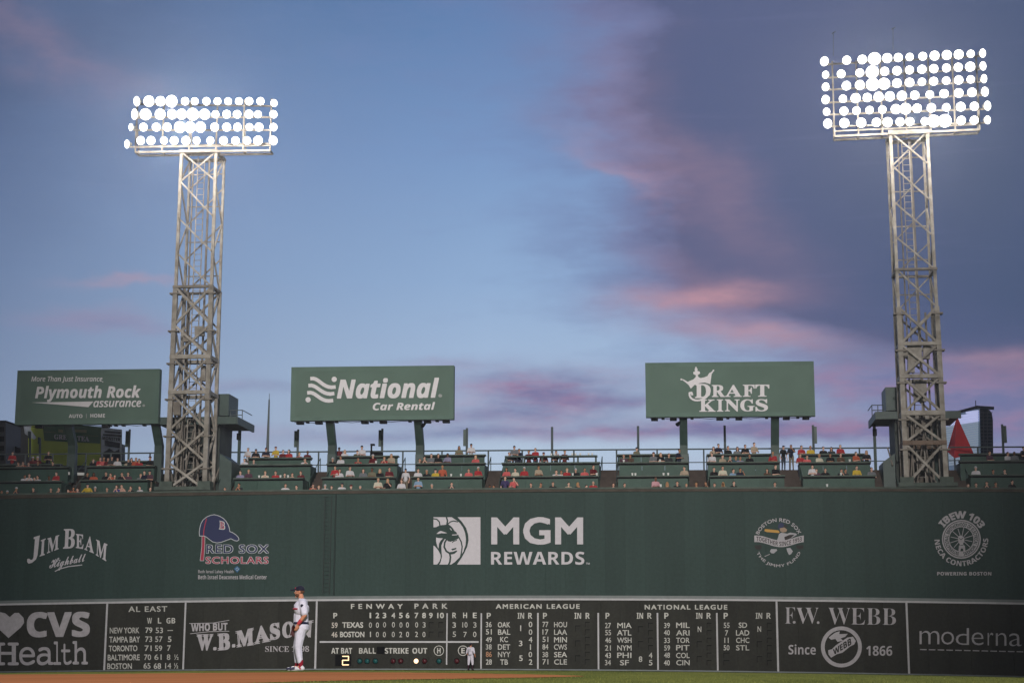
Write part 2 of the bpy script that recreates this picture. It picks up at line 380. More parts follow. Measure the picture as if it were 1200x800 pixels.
def zf(x, y):
    """height of the ground sheet as built"""
    i = max(0, min(nx-2, sum(1 for a in gx if a <= x)-1)); j = max(0, min(len(gy)-2, sum(1 for a in gy if a <= y)-1))
    u = (x-gx[i])/(gx[i+1]-gx[i]); v = (y-gy[j])/(gy[j+1]-gy[j])
    q = lambda a, b: gv[b*nx+a][2]
    return (q(i, j)*(1-u)+q(i+1, j)*u)*(1-v)+(q(i, j+1)*(1-u)+q(i+1, j+1)*u)*v
def pg(px, py):
    """point of the field seen at a pixel"""
    r = ray(px, py); t = 4.0; prev = t
    while t < 130:
        p = CAMLOC+r*t
        if p.z <= zf(p.x, p.y): break
        prev = t; t += .25
    lo_, hi = prev, t
    for _ in range(12):
        m_ = (lo_+hi)/2; p = CAMLOC+r*m_
        if p.z <= zf(p.x, p.y): hi = m_
        else: lo_ = m_
    return CAMLOC+r*hi
# clay of the infield: a gently curved band, one sheet 6 mm above the grass
tops = [(-60, 789.2), (0, 790.0), (120, 789.4), (240, 788.2), (360, 787.2), (470, 787.6), (560, 788.8), (620, 789.9), (660, 790.9), (684, 791.9)]
bots = [(-60, 812), (0, 810), (120, 806), (240, 801.5), (360, 798.2), (470, 796.0), (560, 794.7), (620, 793.7), (660, 792.9), (684, 792.2)]
def resample(pl, n):
    out = []
    for i in range(n+1):
        x = pl[0][0]+(pl[-1][0]-pl[0][0])*i/n
        for (a, b), (c, d) in zip(pl, pl[1:]):
            if a <= x <= c: out.append((x, b+(d-b)*(x-a)/(c-a))); break
    return out
dv = []; df = []; n = 110; m = 22
ta, bo = resample(tops, n), resample(bots, n)
for i in range(n+1):
    A = pg(*ta[i]); B = pg(*bo[i])
    jit = .10*math.sin(i*1.7)+.06*math.sin(i*4.1)
    for j in range(m+1):
        t_ = j/m; q = A.lerp(B, t_)
        if j in (0, m): q.y += jit
        dv.append((q.x, q.y, zf(q.x, q.y)+.006))
for i in range(n):
    for j in range(m): k = i*(m+1)+j; df.append((k, k+1, k+m+2, k+m+1))
clay = mk('infield_dirt', dv, df, DIRT, smooth=True); tag(clay, kind='structure')
# grass blades, denser along the clay's edge and the foot of the wall
g = G(); rnd = random.Random(3)
for _ in range(15000):
    px = rnd.uniform(-40, 1240)
    lo_y = ybase(px)+1.2
    py = rnd.uniform(lo_y, 803)
    if -60 < px < 684:
        tpy = [b+(d-b)*(px-a)/(c-a) for (a, b), (c, d) in zip(tops, tops[1:]) if a <= px <= c][0]
        bpy_ = [b+(d-b)*(px-a)/(c-a) for (a, b), (c, d) in zip(bots, bots[1:]) if a <= px <= c][0]
        if tpy-.05 < py < bpy_+.1: continue
    q = pg(px, py)
    if q.y > -2: continue
    h = rnd.uniform(.015, .035); a = rnd.uniform(0, math.pi); wv = .006; l = rnd.uniform(-.015, .015)
    dx, dy = math.cos(a)*wv, math.sin(a)*wv; z = zf(q.x, q.y)-.003
    g.add([(q.x-dx, q.y-dy, z), (q.x+dx, q.y+dy, z), (q.x+l, q.y+l, z+h)], [(0, 1, 2)])
tag(g.mk('grass', GRASSL), 'short mown outfield grass at the foot of the wall', 'grass', kind='stuff')
# ================================================================== THE GREEN WALL
X0, X1 = -56.0, 31.0
wall = thing('outfield_wall', 'tall green painted outfield wall of upright panels carrying white sponsor emblems', 'wall', (-11.4, .3, 0))
XS = [P(px, 640, 0).x for px in [-180+23.4*i for i in range(66)]]
XS = [x for x in XS if X0-1 < x < X1+1]
for i in range(len(XS)-1):
    a, b = XS[i]+.0025, XS[i+1]-.0025
    off = rnd.uniform(-.004, .004)
    zt = [zat(x, 0, ytop)-.02 for x in (a, b)]; zb = [zat(x, 0, lambda p: ytrim(p)-4.0) for x in (a, b)]
    G().hexa([(a, off, zb[0]), (b, off, zb[1]), (b, .12, zb[1]), (a, .12, zb[0])], [(a, off, zt[0]), (b, off, zt[1]), (b, .12, zt[1]), (a, .12, zt[0])]).mk('wall_panel', GREEN, wall)
    # narrow upright ribs pressed into the sheet
g = G()
for i in range(len(XS)-1):
    for k in (1, 2, 3):
        x = XS[i]+(XS[i+1]-XS[i])*k/4
        zt = zat(x, 0, ytop)-.03; zb = zat(x, 0, lambda p: ytrim(p)-4.0)+.01
        g.box(x-.012, x+.012, -.0085, .02, zb, zt)
tag(g.mk('pressed_rib', GREEN, wall), kind='stuff')
def ribbon(name, ya, yb, Yf, Yb, m, parent, step=2.0, x0=X0, x1=X1, dz0=0, dz1=0):
    g = G(); n = int((x1-x0)/step); px = None
    for i in range(n):
        a = x0+(x1-x0)*i/n; b = x0+(x1-x0)*(i+1)/n
        g.hexa([(a, Yf, zat(a, Yf, ya)+dz0), (b, Yf, zat(b, Yf, ya)+dz0), (b, Yb, zat(b, Yf, ya)+dz0), (a, Yb, zat(a, Yf, ya)+dz0)],
               [(a, Yf, zat(a, Yf, yb)+dz1), (b, Yf, zat(b, Yf, yb)+dz1), (b, Yb, zat(b, Yf, yb)+dz1), (a, Yb, zat(a, Yf, yb)+dz1)])
    return g.mk(name, m, parent)
ribbon('wall_core', lambda p: ybase(p)-2, lambda p: ytop(p)+.6, .125, 1.3, GREEN, wall)
ribbon('wall_ledge', lambda p: ytop(p)+.1, lambda p: yledge(p)+1.7, -.10, 1.2, CAPM, wall)
ribbon('counter_edge', lambda p: yledge(p)+1.75, lambda p: yledge(p)-.2, -.16, .5, CAPTOP, wall)
ribbon('ledge_strip', lambda p: ytrim(p)-1.15, lambda p: ytrim(p)-4.4, -.26, .1, LEDGE, wall)
# fixed ladder and conduit near the bend
for px in (378.2, 386.0):
    a, b = P(px+.5, 581, -.1), P(px, 695, -.1); G().bar((b.x, -.12, a.z), (b.x, -.12, b.z), .07).mk('ladder_rail', LADG, wall)
for k in range(24):
    y = 582+k*4.8; a, b = P(378.4, y, -.12), P(385.8, y, -.12); G().bar(a, b, .035).mk('ladder_rung', LADG, wall)
a, b = P(391.5, 579, -.06), P(391, 697, -.06); G().tube((b.x, -.06, a.z), (b.x, -.06, b.z), .05).mk('conduit', LADG, wall)
# ---- emblems painted on the wall
YW = -.022
W = lambda s, x, y, ox, oy: (ox+x/s, oy+y/s)
def sp(s, ox, oy, pts): return [(ox+x/s, oy+y/s) for x, y in pts]
# arched whiskey lettering
J = lambda *p: sp(10, 20, 600, p)
for ch, q in (('J', [(200, 285), (268, 268), (240, 555), (190, 560)]), ('I', [(278, 325), (336, 303), (325, 498), (264, 518)]), ('M', [(356, 304), (494, 262), (487, 430), (350, 482)]),
              ('B', [(548, 194), (688, 190), (672, 420), (538, 426)]), ('E', [(688, 250), (780, 260), (778, 430), (688, 416)]), ('A', [(818, 275), (890, 286), (900, 482), (788, 434)]), ('M', [(926, 315), (1060, 374), (1045, 574), (922, 500)])):
    if ch == 'J':
        poly(J((196, 290), (268, 268), (262, 300), (240, 500), (222, 550), (175, 590), (135, 600), (118, 578), (120, 545), (140, 540), (160, 556), (180, 552), (192, 528), (210, 312), (194, 312)), YW, WHITE, 'lettering', wall)
    else: textq(ch, *J(*q), YW, WHITE, wall, 'sb', .012)
textq('Highball', *J((392, 545), (806, 478), (800, 612), (368, 706)), YW, WHITE, wall, 'sc', .012)
stroke(J((445, 690), (500, 662), (600, 634), (760, 615)), 1.1, YW-.002, WHITE, 'underline', wall)
# cap with long tassel
K = lambda *p: sp(8.89, 220, 595, p)
NAVY = mat('emblem_navy', (.018, .025, .085), .6); RED = mat('emblem_red', (.36, .028, .06), .6); PALE = mat('emblem_outline', (.50, .52, .55), .6)
BLUE = mat('emblem_blue', (.02, .12, .26), .6)
capo = K((122, 290), (120, 250), (126, 205), (138, 160), (160, 122), (200, 90), (240, 74), (275, 68), (310, 76), (340, 88), (372, 108), (400, 138), (422, 175), (434, 210), (438, 243), (470, 256), (505, 280), (530, 308), (533, 330), (515, 342), (490, 338), (450, 318), (400, 336), (350, 355), (305, 362), (262, 352), (225, 326), (195, 302), (172, 290))
poly(capo, YW-.002, NAVY, 'cap_emblem', wall)
stroke(capo+capo[:1], .75, YW-.004, PALE, 'emblem_outline', wall)
stroke(K((262, 352), (225, 326), (195, 302)), .5, YW-.005, PALE, 'emblem_outline', wall)
poly(K((150, 290), (176, 290), (174, 400), (164, 545), (132, 545), (148, 400)), YW-.003, RED, 'tassel_emblem', wall)
stroke(K((148, 290), (146, 400), (128, 548), (167, 548), (177, 400), (180, 292)), .5, YW-.005, PALE, 'emblem_outline', wall)
stroke(K((196, 110), (180, 170), (168, 230), (164, 290)), 1.1, YW-.004, RED, 'tassel_emblem', wall)
textq('B', *K((328, 128), (388, 140), (392, 228), (322, 222)), YW-.005, PALE, wall, 'sb', .05)
textq('B', *K((336, 138), (378, 148), (380, 218), (334, 212)), YW-.007, RED, wall, 'sb')
def outlined(s, x0, x1, y0, y1, mm, k='x', o1=.055, o2=.012):
    text(s, x0-.5, x1+.5, y0-.5, y1+.5, YW, PALE, wall, k, o1, 1.1); text(s, x0, x1, y0, y1, YW-.004, mm, wall, k, o2, 1.1)
outlined('RED SOX', 241.8, 315.0, 637.8, 647.9, NAVY); outlined('SCHOLARS', 241.0, 314.6, 652, 660, RED)
text('Beth Israel Lahey Health', 232.3, 274, 667.3, 672.2, YW, ADWHITE, wall, 'x', .008); text('Beth Israel Deaconess Medical Center', 232.2, 312.6, 673.2, 678.2, YW, ADWHITE, wall, 'b', .0)
poly(K((482, 630), (515, 600), (548, 632), (515, 672)), YW, BLUE, 'diamond_emblem', wall)
stroke(K((500, 635), (515, 618), (530, 636), (515, 652), (505, 640)), .4, YW-.003, PALE, 'emblem_outline', wall)
# lion square and resort lettering
L = lambda *p: sp(5, 480, 590, p)
poly(L((140, 78), (415, 78), (415, 355), (140, 355)), YW, WHITE, 'emblem_square', wall)
M_ = lambda p: sp(13.115, 505, 603, p)
def lion(pts, m_, e, w_=0):
    if w_: stroke(M_(pts), w_, YW-.003-e, m_, 'lion_emblem', wall)
    else: poly(M_(pts), YW-.003-e, m_, 'lion_emblem', wall)
lion([(320, 34), (410, 34), (480, 110), (540, 200), (572, 300), (578, 390), (560, 480), (520, 570), (470, 660), (400, 762), (310, 762), (370, 720), (440, 650), (500, 560), (532, 460), (538, 370), (526, 280), (492, 190), (440, 120), (380, 75)], GREEN, 0)
lion([(34, 190), (80, 186), (125, 165), (165, 155), (235, 150), (262, 138), (300, 165), (340, 205), (362, 245), (395, 268), (400, 296), (425, 308), (432, 350), (405, 372), (350, 395), (300, 412), (262, 402), (238, 372), (215, 368), (180, 420), (160, 470), (162, 560), (170, 640), (150, 720), (128, 762), (95, 762), (130, 715), (150, 660), (148, 610), (110, 540), (60, 480), (34, 465)], GREEN, .001)
lion([(80, 345), (110, 354), (185, 358), (150, 392), (125, 440), (115, 520), (95, 470), (78, 400)], WHITE, .003)
lion([(40, 58), (90, 66), (128, 105), (138, 162)], GREEN, .002, 1.5); lion([(238, 34), (254, 90), (246, 150)], GREEN, .002, 1.8); lion([(262, 138), (300, 106), (350, 92), (410, 106)], GREEN, .002, 1.3)
lion([(85, 290), (120, 258), (150, 245), (200, 260), (250, 278), (200, 282), (160, 278), (120, 290)], WHITE, .004); lion([(286, 205), (302, 203), (324, 235), (310, 237)], WHITE, .004); lion([(322, 300), (400, 298), (412, 308), (330, 314)], WHITE, .004)
lion([(238, 378), (212, 425), (204, 490), (235, 555), (290, 590)], GREEN, .005, 2.0); lion([(280, 572), (330, 565), (400, 543), (402, 560), (362, 595), (320, 606), (280, 602)], GREEN, .008); lion([(312, 522), (392, 502), (386, 525), (328, 545)], GREEN, .009)
lion([(328, 424), (350, 402), (398, 388)], GREEN, .010, 1.0); lion([(430, 345), (464, 410), (480, 485), (472, 560), (456, 640)], GREEN, .005, 1.5); lion([(288, 590), (300, 650), (292, 720), (272, 762)], GREEN, .006, 2.0)
text('MGM', 575.4, 683.6, 605.2, 638, YW, WHITE, wall, 'x', .030, 1.04); text('REWARDS', 575.4, 684.8, 646, 661.2, YW, WHITE, wall, 'b', .002, 1.04)
text('TM', 686.8, 691, 658.8, 661, YW, WHITE, wall, 'b')
# charity emblem: batter behind a ribbon
Q = lambda *p: sp(11.43, 870, 600, p)
GOLD = mat('emblem_gold', (.50, .27, .05), .6); TAN = mat('emblem_tan', (.32, .22, .15), .6); GREYE = mat('emblem_grey', (.36, .35, .38), .6); DARK = mat('emblem_dark', (.03, .025, .025), .7)
cx, cy = 870+485/11.43, 600+410/11.43
arct('BOSTON RED SOX', cx, cy, 25, 29.3, -67, 66, YW, ADWHITE, wall, 'x', .02, 1.05)
arct('THE JIMMY FUND', cx, cy, 25, 29.3, -113, -247, YW, ADWHITE, wall, 'x', .02, 1.05, bottom=True)
poly(Q((296, 232), (310, 222), (480, 240), (500, 262), (490, 276), (330, 262), (298, 252)), YW, GOLD, 'bat_emblem', wall)
poly(Q((475, 200), (482, 165), (505, 142), (535, 140), (556, 160), (552, 190), (520, 212), (490, 222)), YW-.002, NAVY, 'cap_emblem', wall)
poly(Q((540, 160), (590, 170), (612, 195), (560, 205)), YW-.001, DARK, 'cap_emblem', wall)
poly(Q((500, 212), (560, 200), (600, 230), (590, 258), (540, 270), (505, 250)), YW-.003, TAN, 'face_emblem', wall)
poly(Q((490, 290), (520, 270), (600, 285), (640, 270), (720, 282), (730, 300), (660, 340), (600, 380), (540, 390), (455, 390), (480, 330)), YW-.002, GREYE, 'batter_emblem', wall)
poly(Q((560, 330), (630, 300), (700, 296), (640, 350), (570, 376)), YW-.004, DARK, 'batter_emblem', wall)
poly(Q((385, 490), (460, 492), (466, 510), (420, 550), (385, 545), (368, 520)), YW-.001, GREYE, 'batter_emblem', wall)
poly(Q((590, 480), (640, 474), (676, 520), (660, 545), (650, 560), (625, 570), (600, 520)), YW-.001, GREYE, 'batter_emblem', wall)
stroke(Q((300, 588), (365, 560)), .7, YW, ADWHITE, 'batter_emblem', wall)
def wave(u): return 372+34*math.sin(u*2*math.pi)*1.0+26*0
def rib(u, v): # ribbon centre line
    x = 160+(822-160)*u; c = 386-34*math.cos((u-.04)*2*math.pi); return x, c-44+88*v+14*0
up = [rib(i/20, 0) for i in range(21)]; dn = [rib(i/20, 1) for i in range(20, -1, -1)]
poly(Q(*(up+dn)), YW-.006, ADWHITE, 'ribbon_emblem', wall)
textf('TOGETHER SINCE 1953', lambda u, v: Q(rib(.04+.92*u, .84-.68*v))[0], YW-.009, DARK, wall, 'b', -.002, 1.0)
poly(Q((165, 440), (250, 436), (262, 470), (235, 498), (190, 495), (165, 475)), YW-.004, DARK, 'ribbon_emblem', wall)
poly(Q((720, 440), (822, 440), (812, 480), (770, 498), (730, 482)), YW-.004, DARK, 'ribbon_emblem', wall)
# electricians' round seal
cx, cy = 1126.6, 631.4
disc(cx, cy, 22.8, YW, ADWHITE, 'ring_emblem', wall, r0=21.2); disc(cx, cy, 20.4, YW, ADWHITE, 'ring_emblem', wall, r0=14.2)
arct('INTERNATIONAL BROTHERHOOD OF ELECTRICAL WORKERS', cx, cy, 15.0, 19.4, -170, 172, YW-.003, GREEN, wall, 'b', .012)
arct('IBEW 103', cx, cy, 24.2, 33.2, -56, 60, YW, ADWHITE, wall, 'b', .03)
arct('NECA CONTRACTORS', cx, cy, 25.4, 31.6, -91, -272, YW, ADWHITE, wall, 'b', .012, bottom=True)
for k in range(12):
    a = math.radians(k*30+12); r0_, r1_ = 4.5, 12.8+(k % 2)
    stroke([(cx+r0_*math.cos(a), cy+r0_*math.sin(a)), (cx+r1_*math.cos(a), cy+r1_*math.sin(a))], .75, YW, ADWHITE, 'bolt_emblem', wall)
N_ = lambda *p: sp(8, 1080, 590, p)
poly(N_((350, 300), (376, 296), (402, 318), (400, 352), (382, 384), (360, 384), (344, 350), (340, 322)), YW, ADWHITE, 'fist_emblem', wall)
poly(N_((350, 390), (406, 390), (410, 440), (392, 442), (388, 418), (368, 418), (364, 442), (346, 440)), YW, ADWHITE, 'fist_emblem', wall)
stroke(N_((352, 322), (372, 336), (390, 318)), .7, YW-.003, GREEN, 'fist_emblem', wall)
text('POWERING BOSTON', 1098.2, 1161.8, 669.6, 673.8, YW, ADWHITE, wall, 'b', .02, 1.1)
# ================================================================== LOWER BOARDS
YB = -.30            # face of the boards
def board(name, label, pa, pb, cat='sign board'):
    """one framed board between two pixel columns (bottom pixel given by the wall's lean)"""
    t = thing(name, label, cat, (P((pa+pb)/2, 750, YB).x, YB, zat(P((pa+pb)/2, 750, YB).x, YB, ybase)))
    return t
def board_face(t, xa, xb, m):
    n = max(1, round((xb-xa)/1.22)); w_ = (xb-xa)/n
    for i in range(n):
        a = xa+w_*i+.004; b = xa+w_*(i+1)-.004; o = rnd.uniform(-.003, .003)
        z0 = [zat(x, YB, ybase)+.02 for x in (a, b)]; z1 = [zat(x, YB, ytrim)-.02 for x in (a, b)]
        G().hexa([(a, YB+o, z0[0]), (b, YB+o, z0[1]), (b, .1, z0[1]), (a, .1, z0[0])], [(a, YB+o, z1[0]), (b, YB+o, z1[1]), (b, .1, z1[1]), (a, .1, z1[0])]).mk('board_panel', m, t)
def trimline(t, xa, xb):
    ribbon('trim_strip', lambda p: ytrim(p)+1.1, lambda p: ytrim(p)-1.1, YB-.03, YB+.1, TRIM, t, 1.6, xa+.003, xb-.003)
    ribbon('base_strip', lambda p: ybase(p)+.2, lambda p: ybase(p)-1.25, YB-.025, YB+.1, LEDGE, t, 1.6, xa+.003, xb-.003)
def vstrip(t, px0, y0, px1, y1, wpx, name='divider_strip', m=TRIM):
    a, b = P(px0, y0, YB-.028), P(px1, y1, YB-.028); g = G(); h = wpx/18.9/2
    g.hexa([(b.x-h, YB-.028, b.z), (b.x+h, YB-.028, b.z), (b.x+h, YB+.05, b.z), (b.x-h, YB+.05, b.z)], [(b.x-h, YB-.028, a.z), (b.x+h, YB-.028, a.z), (b.x+h, YB+.05, a.z), (b.x-h, YB+.05, a.z)]).mk(name, m, t)
XB = lambda px: P(px, 745, YB).x
b_far = board('advertising_board', 'dark green board further left than the heart advertisement, mostly out of view', -260, -60)
b_cvs = board('advertising_board', 'dark board with white heart and pharmacy lettering at the far left', -60, 124)
b_std = board('standings_board', 'narrow dark board listing five teams with wins and losses', 124.5, 216)
b_mas = board('advertising_board', 'dark board with rising slab letters, partly hidden behind the white uniformed player', 216, 370)
sb = board('scoreboard', 'long hand operated scoreboard with innings, league scores and ball-strike lights', 370, 911, 'scoreboard')
b_web = board('advertising_board', 'dark board with serif letters and a white ring emblem right of scoreboard', 911, 1062.5)
b_mod = board('advertising_board', 'dark board with thin lowercase letters over a dashed line at far right', 1062.5, 1260)
edges = [-60, 124.6, 215.8, 370, 910.6, 1062.6]
ex = [XB(e) for e in edges]+[X1-.5]
for t, a, b in ((b_far, X0, ex[0]), (b_cvs, ex[0], ex[1]), (b_std, ex[1], ex[2]), (b_mas, ex[2], ex[3]), (sb, ex[3], ex[4]), (b_web, ex[4], ex[5]), (b_mod, ex[5], ex[6])):
    board_face(t, a, b, BOARD); trimline(t, a, b)
def hb(px): return ytrim(px)+1.2, ybase(px)-1.3
vstrip(b_std, 127.3, hb(127)[0], 122, hb(122)[1], 2.2); vstrip(b_std, 218, hb(218)[0], 214.5, hb(214)[1], 2.0)
vstrip(sb, 371.5, hb(371)[0], 369.3, hb(369)[1], 2.2); vstrip(sb, 909.2, hb(909)[0], 912, hb(912)[1], 2.2)
vstrip(b_mod, 1059.3, hb(1059)[0], 1065.4, hb(1065)[1], 2.2)
YT = YB-.012
def T(t, s, x0, x1, y0, y1, k='b', off=0.0, m=ADWHITE, sp_=1.0, sl=0.0, lean=0.0): return text(s, x0, x1, y0, y1, YT, m, t, k, off, sp_, sl, lean=lean)
# pharmacy board
hp = [(-8, 724), (-6, 718.5), (0, 716.6), (6, 718), (11.5, 722.5), (17, 717.6), (22, 717.6), (27.6, 723.5), (28.3, 729), (24.5, 734.5), (10, 747), (-4, 734)]
poly(hp, YT, ADWHITE, 'heart_emblem', b_cvs)
T(b_cvs, 'CVS', 31.2, 105.5, 716.4, 746.6, 'b', .028, sl=.6)
for ch, a, b, y0, y1 in (('H', -7, 22, 752.2, 779), ('e', 22.5, 41, 757.5, 779), ('a', 43, 62.5, 757.5, 779), ('l', 62.5, 71.5, 751, 778.5), ('t', 71.5, 84, 753.5, 778.6), ('h', 85, 103, 750.5, 778)):
    T(b_cvs, ch, a, b, y0, y1, 'm', .006)
# standings
T(b_std, 'AL EAST', 150.5, 196, 710, 716.6, 'x', .018, CREAM, 1.15, .4)
for s, a, b in (('W', 172.5, 178), ('L', 185, 189), ('GB', 195, 205.3)): T(b_std, s, a, b, 723.4, 730, 'b', 0, CREAM)
def plate(t, s, xc, yc, wd=5.2, ht=6.4, k='x', off=.012, m=CREAM, body=True, bw=None):
    """a number plate hung in its slot: thin board with painted figures"""
    if body:
        hw = (bw or wd)/2+1.1; xc += rnd.uniform(-.18, .18); yc += rnd.uniform(-.22, .22)
        q = G().pbox(xc-hw, xc+hw, yc-ht/2-.9, yc+ht/2+.9, YB-.022, YB+.02).mk('number_plate', BOARD2, t)
    else: q = t
    text(s, xc-wd/2, xc+wd/2, yc-ht/2, yc+ht/2, YB-.030, m, q, k, off, name='figure')
def slot(t, xc, yc, w_=6, h_=6.6):
    g = G(); e = .35
    g.pbox(xc-w_/2, xc+w_/2, yc-h_/2, yc+h_/2, YB-.006, YB+.02)
    o = g.mk('empty_slot', SLOT, t)
    G().pbox(xc-w_/2+.6, xc+w_/2, yc-h_/2+.9, yc+h_/2, YB-.009, YB+.0).mk('slot_back', BOARD, t)  # offset plate leaves a dark edge that paints shade inside the slot
rows = [(738.2, 'NEW YORK', 128.6, 163.2, ('79', '53', '—', '')), (748.8, 'TAMPA BAY', 128, 164, ('73', '57', '5', '')), (759.2, 'TORONTO', 127.4, 161, ('71', '59', '7', '')),
        (769.8, 'BALTIMORE', 126.2, 163.8, ('70', '61', '8', '½')), (780.0, 'BOSTON', 125.6, 154.6, ('65', '68', '14', '½'))]
for i, (yc, nm, a, b, vals) in enumerate(rows):
    T(b_std, nm, a, b, yc-3.4, yc+3.6, 'x', .022, CREAM, sl=.3)
    dx = -i*.55
    for v_, xc, wd in zip(vals, (174.6+dx, 186.7+dx, 199.2+dx, 208.5+dx), (8.2, 8.6, 4.2 if len(vals[2]) == 1 else 7, 5)):
        if v_ == '—': stroke([(196.5, yc), (202.5, yc-.1)], .9, YB-.03, CREAM, 'dash_mark', b_std)
        elif v_: plate(b_std, v_, xc, yc-.3, wd, 6.6)
# office supplies board
T(b_mas, 'WHO BUT', 224, 266.6, 730.2, 739.4, 'b', .02, sl=1.3)
stroke([(222, 730), (250, 729.4), (268.5, 726.2)], .7, YT, ADWHITE, 'rule_line', b_mas); stroke([(223, 742), (245, 739.6), (268.5, 739.0)], .7, YT, ADWHITE, 'rule_line', b_mas)
def slab(t, s, TL, TR, BR, BL): textq(s, TL, TR, BR, BL, YT, ADWHITE, t, 'sb', .042)
slab(b_mas, 'W', (230, 742.6), (250.5, 742), (246.5, 762), (232.5, 762.2)); slab(b_mas, '.', (249.6, 757.5), (254, 757.2), (254, 761.4), (249.6, 761.8))
slab(b_mas, 'B', (254.5, 741.8), (269.5, 740.5), (270, 760.8), (254.8, 762)); slab(b_mas, '.', (271.6, 754), (276, 753.5), (276, 758), (271.6, 758.6))
slab(b_mas, 'M', (275.6, 739), (297.6, 734.6), (298, 755.4), (277, 758.4)); slab(b_mas, 'A', (301, 733.6), (311, 730.6), (317.4, 751), (297.4, 755))
slab(b_mas, 'S', (315.5, 730.4), (328, 728.2), (328.6, 747.8), (316.6, 750.4)); slab(b_mas, 'O', (330.4, 729), (344.6, 726.2), (345, 745.6), (330.8, 748.4)); slab(b_mas, 'N', (346.8, 727.6), (367.8, 726), (366.4, 746.6), (347, 746))
T(b_mas, 'SINCE 1898', 310.8, 362.2, 756.2, 763.2, 'sb', .0)
# main scoreboard
def Z(s, x0, x1, y0, y1, k='b', off=.0, sp_=1.0): return T(sb, s, x0, x1, y0, y1, k, off, CREAM, sp_)
Z('FENWAY', 411.2, 472, 707, 713, 'x', .03, 1.9); Z('PARK', 485.6, 524.4, 706.6, 712.8, 'x', .03, 1.9)
Z('AMERICAN LEAGUE', 581, 679.4, 707.2, 712.9, 'x', .035, 1.28); Z('NATIONAL LEAGUE', 755.4, 852.4, 708, 713.8, 'x', .035, 1.28)
Z('P', 390.6, 395.2, 717.6, 724, 'b')
inx = (434, 442.3, 450.5, 461, 469.7, 477.6, 488.1, 496.9, 504.9, 516.3)
for i, x in enumerate(inx): text(str(i+1), x-(1.0 if i == 0 else 2.2 if i < 9 else 4), x+(1.0 if i == 0 else 2.2 if i < 9 else 4), 717.3, 723.9, YT, CREAM, sb, 'x', .03)
for s, x in (('R', 532.4), ('H', 545), ('E', 556.4)): Z(s, x-2.3, x+2.3, 717.3, 723.7, 'b')
for yc, num, nm, a, b, sc_, rhe in ((731.7, '59', 'TEXAS', 401, 425.6, '00000003', ('3', '10', '3')), (742.8, '46', 'BOSTON', 398.4, 427, '10002020', ('5', '7', '0'))):
    plate(sb, num, 392, yc+.2, 7, 6.4, m=mat('worn_figure_paint', (.55, .50, .45), .8))
    Z(nm, a, b, yc-3.3, yc+3.4, 'x', .028)
    for i in range(10):
        if i < 8: plate(sb, sc_[i], inx[i], yc, 1.2 if sc_[i] == '1' else 3.4, 6.3, k='x', off=.004, bw=3.8)
        else: slot(sb, inx[i]+.4, yc, 5.6, 6.6)
    for v_, x in zip(rhe, (532.4, 545, 556.4)): plate(sb, v_, x, yc, 3.9 if len(v_) == 1 else 6, 6.3, off=.004)
vstrip(sb, 523.7, 718, 523.3, 778.2, 1.5); vstrip(sb, 564.0, 718, 563.6, ybase(564)-1.4, 1.7)
g = G(); g.pbox(374.6, 560.8, 750.6, 752.6, YB-.034, YB+.01); g.mk('cross_strip', TRIM, sb)
for a, b in ((630, 630.3), (700.8, 701.4), (769.8, 771.2), (839.6, 841.2)): vstrip(sb, a, 717.6, b, ybase(b)-1.4, 1.9)
for s, a, b in (('AT BAT', 388.2, 412.6), ('BALL', 420.6, 440.6), ('STRIKE', 451, 478.8), ('OUT', 483.2, 500.6)): Z(s, a, b, 758.6, 765.3, 'b', .006)
G().pbox(441.6, 450.8, 757.2, 765.4, YB-.05, YB+.01).mk('dark_hatch', BLACK, sb)
for s, x in (('H', 514.3), ('E', 542.6)):
    disc(x, 761.8, 6.0, YT, CREAM, 'letter_ring', sb, r0=5.2, n=28); Z(s, x-2.1, x+2.1, 758.6, 765, 'b', .01)
G().pbox(392.8, 411.6, 766.4, 779.6, YB-.02, YB+.02).mk('display_box', BLACK, sb)
AMB = mat('lit_display_segment', (1, .8, .5), .4, emit=(1.0, .66, .34), estr=1.15)
for s_ in ([(401.4, 768.4), (408.4, 768.4)], [(408.4, 768.4), (408.4, 772.8)], [(408.4, 773), (401.6, 773)], [(401.4, 773.2), (401.4, 778.2)], [(401.4, 778.4), (408.6, 778.4)]):
    stroke(s_, 1.15, YB-.03, AMB, 'display_segment', sb)
TEAL = mat('unlit_green_lens', (.006, .075, .075), .3); RLENS = mat('unlit_red_lens', (.07, .008, .012), .3); LIT = mat('lit_out_lens', (1, .85, .6), .3, emit=(1.0, .62, .36), estr=1.7)
for x, m_ in ((421.6, TEAL), (430.4, TEAL), (440, TEAL), (460.7, RLENS), (469.6, RLENS), (487.8, LIT), (497.6, RLENS), (514.6, TEAL), (535.4, RLENS)):
    p = P(x, 774, YB); r = .15 if m_ is not LIT else .15
    h_ = G().lathe((p.x, YB-.005, p.z), (0, -1, 0), [(0, r+.03), (.07, r+.03), (.07, r)], 14).mk('light_bezel', BLACK, sb)
    G().lathe((p.x, YB-.04, p.z), (0, -1, 0), [(0, r), (.03, r*.9), (.06, r*.55), (.075, .002)], 14).mk('indicator_light', m_, h_, smooth=True)
ORW = mat('orange_worn_figure', (.42, .22, .13), .8)
